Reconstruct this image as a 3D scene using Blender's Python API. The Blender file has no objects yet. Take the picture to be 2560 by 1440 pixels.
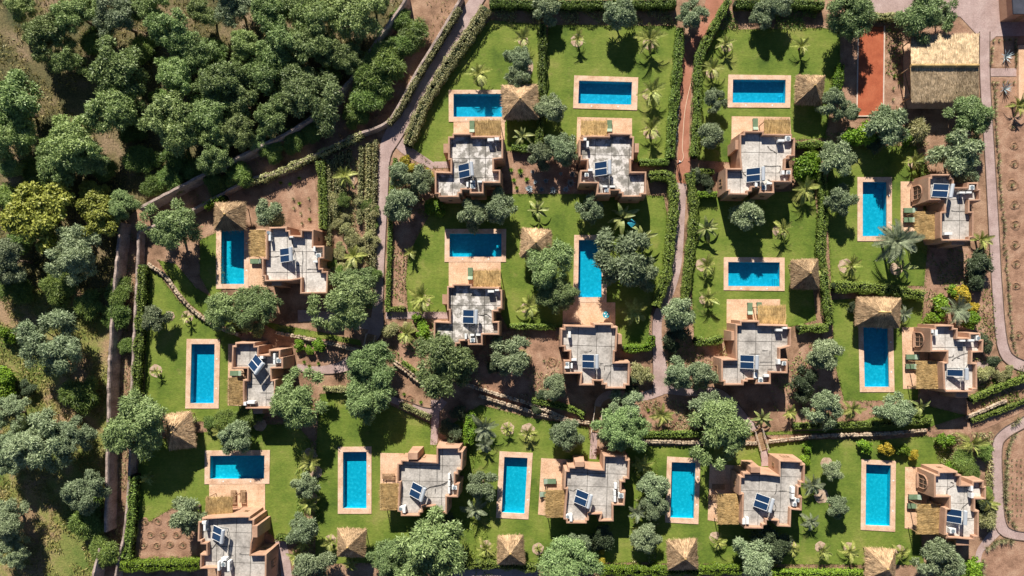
import bpy, bmesh, math, random
import numpy as np
from mathutils import Vector, Matrix, Quaternion
from mathutils.geometry import delaunay_2d_cdt, tessellate_polygon

R = math.radians
rnd = random.Random(7)
S = bpy.context.scene
COL = S.collection

# ------------------------------------------------------------------ camera
PX = 16.0            # map units per metre
CAM_H = 92.0
NU, NV = 1350.0, 800.0   # map point straight below the drone
camd = bpy.data.cameras.new('camera')
cam = bpy.data.objects.new('camera', camd)
COL.objects.link(cam)
cam.location = ((NU-1280)/PX, (720-NV)/PX, CAM_H)
camd.sensor_width = 36.0
camd.lens = 36.0*CAM_H/160.0
camd.shift_x = -((NU-1280)/PX)/160.0
camd.shift_y = -((720-NV)/PX)/160.0
camd.clip_start = 0.5
camd.clip_end = 2000
S.camera = cam

# ------------------------------------------------------------------ light
SUN = Vector((0.33, -1.66, -1.0)).normalized()      # direction the light travels
ELEV = math.asin(-SUN.z)
w = bpy.data.worlds.new('World'); S.world = w; w.use_nodes = True
wn = w.node_tree
bg = wn.nodes['Background']
sky = wn.nodes.new('ShaderNodeTexSky'); sky.sky_type = 'NISHITA'; sky.sun_disc = False
sky.sun_elevation = ELEV; sky.altitude = 1500; sky.air_density = 0.6; sky.dust_density = 0.2; sky.ozone_density = 2.0
sky.sun_rotation = math.atan2(-SUN.x, -SUN.y)
wn.links.new(sky.outputs[0], bg.inputs[0]); bg.inputs[1].default_value = 0.055
sd = bpy.data.lights.new('sun', 'SUN'); sd.energy = 5.0; sd.angle = R(0.5); sd.color = (1.0, 0.94, 0.84)
so = bpy.data.objects.new('sun', sd); COL.objects.link(so)
so.rotation_euler = SUN.to_track_quat('-Z', 'Y').to_euler()
so.location = (0, 0, 60)
S.view_settings.view_transform = 'Standard'
S.view_settings.look = 'None'
S.view_settings.gamma = 1.0
S.view_settings.exposure = 0.75
S.render.engine = 'CYCLES'
S.cycles.max_bounces = 6
S.cycles.diffuse_bounces = 2
S.cycles.transparent_max_bounces = 8
S.cycles.caustics_reflective = False
S.cycles.caustics_refractive = False

# ------------------------------------------------------------------ helpers
def P(u, v, z=0.0):
    k = (CAM_H - z)/CAM_H
    uu = NU + (u-NU)*k; vv = NV + (v-NV)*k
    return Vector(((uu-1280)/PX, (720-vv)/PX, z))

def link(o, parent=None):
    COL.objects.link(o)
    if parent is not None: o.parent = parent
    return o

def tag(o, label=None, cat=None, group=None, kind=None):
    if label: o['label'] = label
    if cat: o['category'] = cat
    if group: o['group'] = group
    if kind: o['kind'] = kind
    return o

def empty(name, loc=(0, 0, 0), rz=0.0):
    o = bpy.data.objects.new(name, None); o.location = loc; o.rotation_euler = (0, 0, rz)
    o.empty_display_size = 0.3
    return link(o)

def mobj(name, me, parent=None, mat=None, loc=None, rz=None):
    o = bpy.data.objects.new(name, me)
    if mat is not None and len(me.materials) == 0: me.materials.append(mat)
    if loc is not None: o.location = loc
    if rz is not None: o.rotation_euler = (0, 0, rz)
    return link(o, parent)

def pydata(name, v, f, mat=None):
    me = bpy.data.meshes.new(name)
    me.from_pydata([tuple(p) for p in v], [], [tuple(q) for q in f]); me.update()
    if mat is not None: me.materials.append(mat)
    return me

def quads_mesh(name, V, mats, midx=None, extra=None):
    """V: (n,4,3) array of quads; extra: optional (verts, faces, matindex)"""
    n = V.shape[0]
    vs = V.reshape(-1, 3)
    loops = np.arange(n*4)
    starts = np.arange(n)*4
    tot = np.full(n, 4)
    mi = np.zeros(n, int) if midx is None else midx
    if extra is not None:
        ev, ef, em = extra
        base = len(vs)
        vs = np.vstack([vs, np.array(ev, float).reshape(-1, 3)])
        l2 = []; s2 = []; t2 = []
        off = len(loops)
        for f in ef:
            s2.append(off+len(l2)); t2.append(len(f)); l2 += [base+i for i in f]
        loops = np.concatenate([loops, np.array(l2, int)])
        starts = np.concatenate([starts, np.array(s2, int)])
        tot = np.concatenate([tot, np.array(t2, int)])
        mi = np.concatenate([mi, np.full(len(ef), em)])
    me = bpy.data.meshes.new(name)
    me.vertices.add(len(vs)); me.vertices.foreach_set('co', vs.astype(np.float32).ravel())
    me.loops.add(len(loops)); me.loops.foreach_set('vertex_index', loops.astype(np.int32))
    me.polygons.add(len(starts)); me.polygons.foreach_set('loop_start', starts.astype(np.int32))
    me.polygons.foreach_set('loop_total', tot.astype(np.int32))
    me.polygons.foreach_set('material_index', mi.astype(np.int32))
    me.update(calc_edges=True); me.validate()
    for m in mats: me.materials.append(m)
    return me

class MB:
    """collects boxes, tubes and prisms into one mesh"""
    def __init__(s): s.v = []; s.f = []
    def add(s, v, f):
        b = len(s.v); s.v += [Vector(p) for p in v]; s.f += [[b+i for i in q] for q in f]
    def box(s, c, d, rz=0.0, M=None):
        x, y, z = d[0]/2, d[1]/2, d[2]/2
        v = [Vector((a, b, e)) for e in (-z, z) for a, b in ((-x, -y), (x, -y), (x, y), (-x, y))]
        m = Matrix.Rotation(rz, 3, 'Z') if M is None else M
        s.add([m @ p + Vector(c) for p in v], [(3, 2, 1, 0), (4, 5, 6, 7), (0, 1, 5, 4), (1, 2, 6, 5), (2, 3, 7, 6), (3, 0, 4, 7)])
        return s
    def tube(s, a, b, r0, r1=None, n=8, cap=True):
        a = Vector(a); b = Vector(b); r1 = r0 if r1 is None else r1
        d = (b-a).normalized(); q = d.to_track_quat('Z', 'Y')
        v = []
        for p, r in ((a, r0), (b, r1)):
            for i in range(n):
                t = 2*math.pi*i/n
                v.append(p + q @ Vector((math.cos(t)*r, math.sin(t)*r, 0)))
        f = [(i, (i+1) % n, n+(i+1) % n, n+i) for i in range(n)]
        if cap: f += [tuple(range(n-1, -1, -1)), tuple(range(n, 2*n))]
        s.add(v, f); return s
    def prism(s, poly, z0, z1):
        n = len(poly)
        v = [(p[0], p[1], z0) for p in poly] + [(p[0], p[1], z1) for p in poly]
        f = [(i, (i+1) % n, n+(i+1) % n, n+i) for i in range(n)]
        tris = tessellate_polygon([[Vector((p[0], p[1], 0)) for p in poly]])
        for t in tris:
            a, b, c = [Vector((poly[i][0], poly[i][1])) for i in t]
            if (b-a).cross(c-a) < 0: t = (t[0], t[2], t[1])
            f.append(tuple(n+i for i in t)); f.append((t[2], t[1], t[0]))
        s.add(v, f); return s
    def mesh(s, name, mat=None): return pydata(name, s.v, s.f, mat)
    def build(s, name, mat, parent=None, loc=None, rz=None):
        return mobj(name, s.mesh(name, mat), parent, None, loc, rz)

def ccw(poly):
    a = sum(poly[i][0]*poly[(i+1) % len(poly)][1]-poly[(i+1) % len(poly)][0]*poly[i][1] for i in range(len(poly)))
    return poly if a > 0 else poly[::-1]

def clean(poly, d=0.2):
    out = []
    for p in poly:
        if not out or (Vector(p)-Vector(out[-1])).length > d: out.append(p)
    if (Vector(out[0])-Vector(out[-1])).length < d: out.pop()
    return out

def offset(poly, d):
    """inward for ccw with d>0"""
    n = len(poly); out = []
    for i in range(n):
        a = Vector(poly[i-1][:2]); b = Vector(poly[i][:2]); c = Vector(poly[(i+1) % n][:2])
        e1 = (b-a).normalized(); e2 = (c-b).normalized()
        n1 = Vector((-e1.y, e1.x)); n2 = Vector((-e2.y, e2.x))
        m = n1+n2
        if m.length < 0.2: m = n1.copy()
        m.normalize()
        k = d/max(0.45, m.dot(n1))
        out.append((b.x+m.x*k, b.y+m.y*k))
    return out

# ------------------------------------------------------------------ materials
def nt(m):
    return m.node_tree.nodes, m.node_tree.links

def material(name, rough=0.9):
    m = bpy.data.materials.new(name); m.use_nodes = True
    b = m.node_tree.nodes['Principled BSDF']
    b.inputs['Roughness'].default_value = rough
    b.inputs['Specular IOR Level'].default_value = 0.25
    return m, b

def ramp(nodes, stops):
    r = nodes.new('ShaderNodeValToRGB')
    el = r.color_ramp.elements
    while len(el) < len(stops): el.new(0.5)
    for e, (p, c) in zip(el, stops):
        e.position = p; e.color = (c[0], c[1], c[2], 1)
    return r

def surf(name, c1, c2, scale=1.0, c3=None, scale2=12.0, fine=0.25, bump=0.3, bscale=25.0, rough=0.92, detail=6, lo=0.35, hi=0.65, bdist=0.05, obj=False, tile=0, joint=.8):
    """mottled procedural surface in object/world metres"""
    m, b = material(name, rough); N, L = nt(m)
    if obj:
        tc = N.new('ShaderNodeTexCoord'); co = tc.outputs['Object']
    else:
        g = N.new('ShaderNodeNewGeometry'); co = g.outputs['Position']
    n1 = N.new('ShaderNodeTexNoise'); n1.inputs['Scale'].default_value = scale; n1.inputs['Detail'].default_value = detail; n1.inputs['Roughness'].default_value = 0.62
    L.new(co, n1.inputs['Vector'])
    st = [(lo, c1), (hi, c2)] if c3 is None else [(lo, c1), ((lo+hi)/2, c2), (hi, c3)]
    r = ramp(N, st); L.new(n1.outputs['Fac'], r.inputs['Fac'])
    n2 = N.new('ShaderNodeTexNoise'); n2.inputs['Scale'].default_value = scale2; n2.inputs['Detail'].default_value = 4
    L.new(co, n2.inputs['Vector'])
    mr = N.new('ShaderNodeMapRange'); mr.inputs['From Min'].default_value = 0.3; mr.inputs['From Max'].default_value = 0.7
    mr.inputs['To Min'].default_value = 1-fine; mr.inputs['To Max'].default_value = 1+fine
    L.new(n2.outputs['Fac'], mr.inputs['Value'])
    mx = N.new('ShaderNodeVectorMath'); mx.operation = 'SCALE'
    L.new(r.outputs['Color'], mx.inputs[0]); L.new(mr.outputs[0], mx.inputs['Scale'])
    last = mx.outputs[0]
    if tile:
        bk = N.new('ShaderNodeTexBrick'); bk.inputs['Scale'].default_value = 1.0
        bk.inputs['Brick Width'].default_value = tile; bk.inputs['Row Height'].default_value = tile; bk.inputs['Mortar Size'].default_value = .012
        bk.inputs['Color1'].default_value = (1.04, 1.04, 1.04, 1); bk.inputs['Color2'].default_value = (.94, .93, .92, 1); bk.inputs['Mortar'].default_value = (joint, joint, joint, 1)
        L.new(co, bk.inputs['Vector'])
        vm = N.new('ShaderNodeVectorMath'); vm.operation = 'MULTIPLY'; L.new(last, vm.inputs[0]); L.new(bk.outputs['Color'], vm.inputs[1]); last = vm.outputs[0]
    L.new(last, b.inputs['Base Color'])
    if bump > 0:
        n3 = N.new('ShaderNodeTexNoise'); n3.inputs['Scale'].default_value = bscale; n3.inputs['Detail'].default_value = 3
        L.new(co, n3.inputs['Vector'])
        bp = N.new('ShaderNodeBump'); bp.inputs['Strength'].default_value = bump; bp.inputs['Distance'].default_value = bdist
        L.new(n3.outputs['Fac'], bp.inputs['Height']); L.new(bp.outputs[0], b.inputs['Normal'])
    return m

def leafmat(name, c1, c2, trans=0.18, rough=0.5, spec=0.3, hue=0.0):
    m, b = material(name, rough); N, L = nt(m)
    b.inputs['Specular IOR Level'].default_value = spec
    g = N.new('ShaderNodeNewGeometry'); oi = N.new('ShaderNodeObjectInfo')
    r = ramp(N, [(0.0, c1), (1.0, c2)])
    L.new(g.outputs['Random Per Island'], r.inputs['Fac'])
    mr = N.new('ShaderNodeMapRange'); mr.inputs['To Min'].default_value = 0.75; mr.inputs['To Max'].default_value = 1.25
    L.new(oi.outputs['Random'], mr.inputs['Value'])
    mx = N.new('ShaderNodeVectorMath'); mx.operation = 'SCALE'
    L.new(r.outputs['Color'], mx.inputs[0]); L.new(mr.outputs[0], mx.inputs['Scale'])
    hs = N.new('ShaderNodeHueSaturation')
    mh = N.new('ShaderNodeMapRange'); mh.inputs['To Min'].default_value = 0.484; mh.inputs['To Max'].default_value = 0.506
    ml = N.new('ShaderNodeMath'); ml.operation = 'FRACT'
    mm = N.new('ShaderNodeMath'); mm.operation = 'MULTIPLY'; mm.inputs[1].default_value = 7.31
    L.new(oi.outputs['Random'], mm.inputs[0]); L.new(mm.outputs[0], ml.inputs[0]); L.new(ml.outputs[0], mh.inputs['Value'])
    L.new(mh.outputs[0], hs.inputs['Hue']); L.new(mx.outputs[0], hs.inputs['Color'])
    L.new(hs.outputs[0], b.inputs['Base Color'])
    tr = N.new('ShaderNodeBsdfTranslucent'); L.new(hs.outputs[0], tr.inputs['Color'])
    ms = N.new('ShaderNodeMixShader'); ms.inputs[0].default_value = trans
    out = N['Material Output']
    L.new(b.outputs[0], ms.inputs[1]); L.new(tr.outputs[0], ms.inputs[2]); L.new(ms.outputs[0], out.inputs['Surface'])
    return m

M = {}
M['soil'] = surf('soil', (.17, .10, .06), (.32, .19, .12), 0.35, (.44, .28, .185), 8, .32, .7, 5)
M['bedsoil'] = surf('bed_soil', (.22, .125, .08), (.355, .205, .135), 0.5, (.44, .28, .19), 7, .28, .7, 4)
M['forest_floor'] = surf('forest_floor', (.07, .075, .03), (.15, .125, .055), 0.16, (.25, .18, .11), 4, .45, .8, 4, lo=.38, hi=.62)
M['meadow'] = surf('meadow', (.12, .165, .035), (.21, .22, .06), 0.14, (.34, .225, .13), 5, .4, .8, 5, lo=.38, hi=.60)
M['concrete'] = surf('roof_concrete', (.29, .265, .24), (.45, .415, .375), 0.55, (.56, .52, .475), 4, .2, .3, 18, lo=.33, hi=.66, detail=9)
M['paleroof'] = surf('pale_roof_concrete', (.42, .385, .345), (.58, .535, .485), 0.5, (.68, .64, .585), 4, .16, .3, 18, lo=.33, hi=.66, detail=9)
M['peeling'] = surf('peeling_roof_concrete', (.23, .215, .19), (.34, .315, .28), 0.9, (.66, .62, .58), 5, .2, .3, 18, lo=.42, hi=.56, detail=9)
M['joint'] = surf('roof_joint', (.05, .045, .04), (.09, .08, .07), 2)
M['earthwall'] = surf('earth_render', (.36, .21, .14), (.45, .27, .18), 0.45, (.50, .31, .21), 6, .10, .3, 12)
M['rammed'] = surf('rammed_earth', (.22, .17, .145), (.37, .285, .245), 0.7, (.47, .37, .32), 5, .3, .6, 8)
M['path'] = surf('pink_concrete_path', (.37, .265, .24), (.44, .32, .295), 0.4, (.50, .38, .35), 6, .16, .2, 25, tile=1.1, joint=.86)
M['redpath'] = surf('red_path', (.34, .145, .09), (.41, .175, .112), 0.4, (.46, .215, .145), 8, .12, .2, 30)
M['terrace'] = surf('terrace_stone', (.58, .35, .215), (.70, .455, .295), 0.5, (.78, .54, .37), 8, .2, .25, 20, lo=.3, tile=.42, joint=.84)
M['coping'] = surf('coping_stone', (.56, .34, .215), (.70, .47, .325), 0.8, (.78, .56, .42), 9, .2, .25, 20, lo=.3, tile=.42, joint=.82)
M['court'] = surf('red_court_clay', (.34, .085, .04), (.41, .108, .05), 0.6, (.46, .135, .065), 10, .14, .3, 20)
M['stone'] = surf('dry_stone', (.24, .18, .12), (.40, .31, .22), 1.3, (.52, .42, .31), 10, .2, .5, 12)
M['white'] = surf('white_paint', (.70, .70, .68), (.80, .80, .78), 2, None, 8, .06, 0)
M['grey_metal'] = surf('grey_metal', (.16, .2, .22), (.24, .28, .31), 2, None, 8, .1, 0, rough=.5)
M['dark_metal'] = surf('dark_metal', (.03, .03, .03), (.06, .055, .05), 2, None, 8, .1, 0, rough=.5)
M['wood'] = surf('teak_wood', (.22, .13, .07), (.40, .26, .15), 3, None, 12, .2, .2, 30)
M['greencloth'] = surf('green_canvas', (.12, .19, .11), (.17, .25, .15), 1.5, None, 10, .1, .1, 40)
M['paleGreen'] = surf('pale_green_canvas', (.30, .40, .30), (.38, .47, .37), 1.5, None, 10, .1, .1, 40)
M['bark'] = surf('bark', (.10, .07, .05), (.22, .165, .12), 3, None, 20, .3, .6, 20, obj=True)
M['kerb'] = surf('pale_kerb', (.62, .50, .40), (.72, .6, .5), 2, None, 8, .1, .1)
M['edge'] = surf('dark_edging', (.10, .07, .055), (.17, .12, .09), 2, None, 8, .2, 0)
M['hose'] = surf('pale_hose', (.7, .52, .38), (.76, .58, .43), 2, None, 8, .05, 0)
M['turq'] = surf('turquoise_panel', (.03, .28, .36), (.05, .36, .45), 2, None, 8, .1, 0, rough=.5)
M['window'] = surf('recess_shade', (.035, .03, .028), (.07, .055, .045), 2, None, 8, .1, 0, rough=.25)  # dark colour of flat panes, standing in for the shade of a recess
M['skin'] = surf('skin', (.30, .17, .11), (.34, .2, .13), 2, None, 8, .05, 0)
M['cloth'] = surf('dark_cloth', (.03, .03, .035), (.05, .05, .06), 2, None, 8, .1, 0)
M['whitecloth'] = surf('pale_cloth', (.6, .58, .55), (.7, .68, .65), 2, None, 8, .1, 0)
M['ring'] = surf('dug_soil', (.20, .11, .065), (.28, .16, .10), 1.5, (.34, .21, .135), 9, .25, .6, 6)
M['mulch'] = surf('pale_mulch', (.36, .25, .17), (.50, .36, .26), 1.5, (.58, .44, .33), 9, .25, .6, 6)
M['patch'] = surf('roof_patch', (.16, .15, .14), (.27, .25, .23), 1.5, None, 8, .2, .2)
M['asphalt'] = surf('dark_roofing', (.04, .045, .06), (.07, .075, .1), 0.6, None, 8, .1, .2)

# lawn with mowing variation
m, b = material('lawn_grass', 0.95); N, L = nt(m)
g = N.new('ShaderNodeNewGeometry')
n1 = N.new('ShaderNodeTexNoise'); n1.inputs['Scale'].default_value = 0.16; n1.inputs['Detail'].default_value = 7; n1.inputs['Roughness'].default_value = .65
L.new(g.outputs['Position'], n1.inputs['Vector'])
r = ramp(N, [(.32, (.070, .118, .017)), (.45, (.130, .188, .027)), (.57, (.185, .230, .040)), (.70, (.26, .26, .07))]); L.new(n1.outputs['Fac'], r.inputs['Fac'])
mp = N.new('ShaderNodeMapping'); mp.inputs['Scale'].default_value = (1.0, 3.2, 1); L.new(g.outputs['Position'], mp.inputs['Vector'])
n2 = N.new('ShaderNodeTexNoise'); n2.inputs['Scale'].default_value = 2.2; n2.inputs['Detail'].default_value = 8; n2.inputs['Roughness'].default_value = .75; L.new(mp.outputs[0], n2.inputs['Vector'])
mr = N.new('ShaderNodeMapRange'); mr.inputs['From Min'].default_value = .3; mr.inputs['From Max'].default_value = .7; mr.inputs['To Min'].default_value = .62; mr.inputs['To Max'].default_value = 1.38
L.new(n2.outputs['Fac'], mr.inputs['Value'])
wv = N.new('ShaderNodeTexWave'); wv.bands_direction = 'Y'; wv.inputs['Scale'].default_value = .42; wv.inputs['Distortion'].default_value = 5; wv.inputs['Detail Scale'].default_value = .6; L.new(g.outputs['Position'], wv.inputs['Vector'])
mw = N.new('ShaderNodeMapRange'); mw.inputs['To Min'].default_value = .965; mw.inputs['To Max'].default_value = 1.03; L.new(wv.outputs['Fac'], mw.inputs['Value'])
mm = N.new('ShaderNodeMath'); mm.operation = 'MULTIPLY'; L.new(mr.outputs[0], mm.inputs[0]); L.new(mw.outputs[0], mm.inputs[1])
n4 = N.new('ShaderNodeTexNoise'); n4.inputs['Scale'].default_value = .33; n4.inputs['Detail'].default_value = 6; n4.inputs['Roughness'].default_value = .7
mp4 = N.new('ShaderNodeMapping'); mp4.inputs['Location'].default_value = (31, 17, 0); L.new(g.outputs['Position'], mp4.inputs['Vector']); L.new(mp4.outputs[0], n4.inputs['Vector'])
r4 = ramp(N, [(.58, (0, 0, 0)), (.74, (.65, .65, .65))]); L.new(n4.outputs['Fac'], r4.inputs['Fac'])
md = N.new('ShaderNodeMix'); md.data_type = 'RGBA'; L.new(r4.outputs['Color'], md.inputs['Factor']); L.new(r.outputs['Color'], md.inputs['A']); md.inputs['B'].default_value = (.30, .26, .09, 1)
mx = N.new('ShaderNodeVectorMath'); mx.operation = 'SCALE'; L.new(md.outputs['Result'], mx.inputs[0]); L.new(mm.outputs[0], mx.inputs['Scale']); L.new(mx.outputs[0], b.inputs['Base Color'])
n3 = N.new('ShaderNodeTexNoise'); n3.inputs['Scale'].default_value = 9; n3.inputs['Detail'].default_value = 4; L.new(g.outputs['Position'], n3.inputs['Vector'])
bp = N.new('ShaderNodeBump'); bp.inputs['Strength'].default_value = .7; bp.inputs['Distance'].default_value = .06; L.new(n3.outputs['Fac'], bp.inputs['Height']); L.new(bp.outputs[0], b.inputs['Normal'])
M['lawn'] = m

# straw
def strawmat(name, c1, c2):
    m, b = material(name, .85); N, L = nt(m)
    g = N.new('ShaderNodeNewGeometry'); r = ramp(N, [(0, c1), (.5, [(x+y)/2 for x, y in zip(c1, c2)]), (1, c2)])
    L.new(g.outputs['Random Per Island'], r.inputs['Fac'])
    oi = N.new('ShaderNodeObjectInfo'); mr = N.new('ShaderNodeMapRange'); mr.inputs['To Min'].default_value = .72; mr.inputs['To Max'].default_value = 1.12
    L.new(oi.outputs['Random'], mr.inputs['Value'])
    n = N.new('ShaderNodeTexNoise'); n.inputs['Scale'].default_value = 1.3; n.inputs['Detail'].default_value = 4; L.new(g.outputs['Position'], n.inputs['Vector'])
    m2 = N.new('ShaderNodeMapRange'); m2.inputs['From Min'].default_value = .3; m2.inputs['From Max'].default_value = .7; m2.inputs['To Min'].default_value = .6; m2.inputs['To Max'].default_value = 1.25
    L.new(n.outputs['Fac'], m2.inputs['Value'])
    mm = N.new('ShaderNodeMath'); mm.operation = 'MULTIPLY'; L.new(mr.outputs[0], mm.inputs[0]); L.new(m2.outputs[0], mm.inputs[1])
    mx = N.new('ShaderNodeVectorMath'); mx.operation = 'SCALE'; L.new(r.outputs[0], mx.inputs[0]); L.new(mm.outputs[0], mx.inputs['Scale'])
    L.new(mx.outputs[0], b.inputs['Base Color'])
    return m
M['palestraw'] = strawmat('pale_straw', (.30, .20, .10), (.95, .72, .46))
M['straw'] = strawmat('weathered_straw', (.20, .12, .06), (.76, .53, .31))
M['reed'] = strawmat('golden_reed', (.30, .18, .06), (.78, .54, .24))

# pool paint and water
m, b = material('pool_paint_caustics', .4); N, L = nt(m)
g = N.new('ShaderNodeNewGeometry')
vo = N.new('ShaderNodeTexNoise'); vo.inputs['Scale'].default_value = 2.4; vo.inputs['Detail'].default_value = 5; vo.inputs['Roughness'].default_value = .7; L.new(g.outputs['Position'], vo.inputs['Vector'])
r = ramp(N, [(.3, (.004, .36, .47)), (.55, (.008, .48, .59)), (.72, (.06, .66, .77))]); L.new(vo.outputs['Fac'], r.inputs['Fac'])  # lighter noise patches paint caustic brightness into the blue basin colour
oi = N.new('ShaderNodeObjectInfo'); mh = N.new('ShaderNodeMapRange'); mh.inputs['To Min'].default_value = .495; mh.inputs['To Max'].default_value = .516; L.new(oi.outputs['Random'], mh.inputs['Value'])
hs = N.new('ShaderNodeHueSaturation'); L.new(mh.outputs[0], hs.inputs['Hue']); L.new(r.outputs[0], hs.inputs['Color']); L.new(hs.outputs[0], b.inputs['Base Color'])
M['caustic_paint'] = m
m = bpy.data.materials.new('pool_water'); m.use_nodes = True; N, L = nt(m)
N.remove(N['Principled BSDF'])
tr = N.new('ShaderNodeBsdfTransparent'); tr.inputs['Color'].default_value = (.60, .92, .99, 1)
gl = N.new('ShaderNodeBsdfGlossy'); gl.inputs['Roughness'].default_value = .05
g = N.new('ShaderNodeNewGeometry'); wv = N.new('ShaderNodeTexNoise'); wv.inputs['Scale'].default_value = 2.5; wv.inputs['Detail'].default_value = 3; L.new(g.outputs['Position'], wv.inputs['Vector'])
bp = N.new('ShaderNodeBump'); bp.inputs['Strength'].default_value = .25; bp.inputs['Distance'].default_value = .1; L.new(wv.outputs['Fac'], bp.inputs['Height']); L.new(bp.outputs[0], gl.inputs['Normal'])
ms = N.new('ShaderNodeMixShader'); ms.inputs[0].default_value = .045; L.new(tr.outputs[0], ms.inputs[1]); L.new(gl.outputs[0], ms.inputs[2])
L.new(ms.outputs[0], N['Material Output'].inputs['Surface'])
M['water'] = m
# solar collector glass
m, b = material('collector_glass', .12); N, L = nt(m)
b.inputs['Base Color'].default_value = (.012, .035, .085, 1); b.inputs['Specular IOR Level'].default_value = .6
M['collector'] = m
m, b = material('brushed_tank', .35); b.inputs['Base Color'].default_value = (.62, .66, .70, 1); b.inputs['Metallic'].default_value = .35
M['tank'] = m

M['leaf_olive'] = leafmat('olive_leaf', (0.125, 0.175, 0.082), (0.39, 0.47, 0.265))
M['leaf_tree'] = leafmat('tree_leaf', (0.105, 0.17, 0.055), (0.34, 0.45, 0.18))
M['leaf_forest'] = leafmat('broad_leaf', (0.115, 0.185, 0.052), (0.38, 0.49, 0.18))
M['leaf_lime'] = leafmat('yellow_green_leaf', (0.2, 0.25, 0.04), (0.46, 0.5, 0.1))
M['leaf_acacia'] = leafmat('feathery_leaf', (0.09, 0.165, 0.035), (0.27, 0.38, 0.09))
M['leaf_bright'] = leafmat('bright_shrub_leaf', (0.09, 0.19, 0.015), (0.26, 0.42, 0.04))
M['leaf_yellow'] = leafmat('yellow_flower_leaf', (0.2, 0.2, 0.02), (0.65, 0.52, 0.05))
M['leaf_hedge'] = leafmat('hedge_leaf', (0.09, 0.16, 0.022), (0.29, 0.39, 0.08))
M['leaf_dark'] = leafmat('dark_shrub_leaf', (0.045, 0.065, 0.03), (0.12, 0.16, 0.08))
M['leaf_crop'] = leafmat('crop_leaf', (0.24, 0.26, 0.085), (0.56, 0.54, 0.27))
M['leaf_palm'] = leafmat('palm_leaf', (0.22, 0.27, 0.05), (0.52, 0.55, 0.17))
M['leaf_palmgrey'] = leafmat('grey_palm_leaf', (.17, .21, .12), (.38, .43, .27))
M['leaf_banana'] = leafmat('banana_leaf', (0.17, 0.22, 0.06), (0.38, 0.42, 0.15))
M['leaf_agave'] = leafmat('blue_agave_leaf', (0.2, 0.27, 0.3), (0.52, 0.6, 0.64), .1)
M['leaf_spiky'] = leafmat('pale_spiky_leaf', (0.2, 0.21, 0.09), (0.48, 0.45, 0.24))
M['leaf_grass'] = leafmat('wild_grass', (0.1, 0.13, 0.025), (0.38, 0.33, 0.12))
M['leaf_lawn'] = leafmat('lawn_edge_blade', (.10, .14, .02), (.24, .27, .06))
M['hedge_core'] = surf('hedge_core', (.012, .02, .006), (.025, .04, .012), 2, None, 6, .2, 0)
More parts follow.
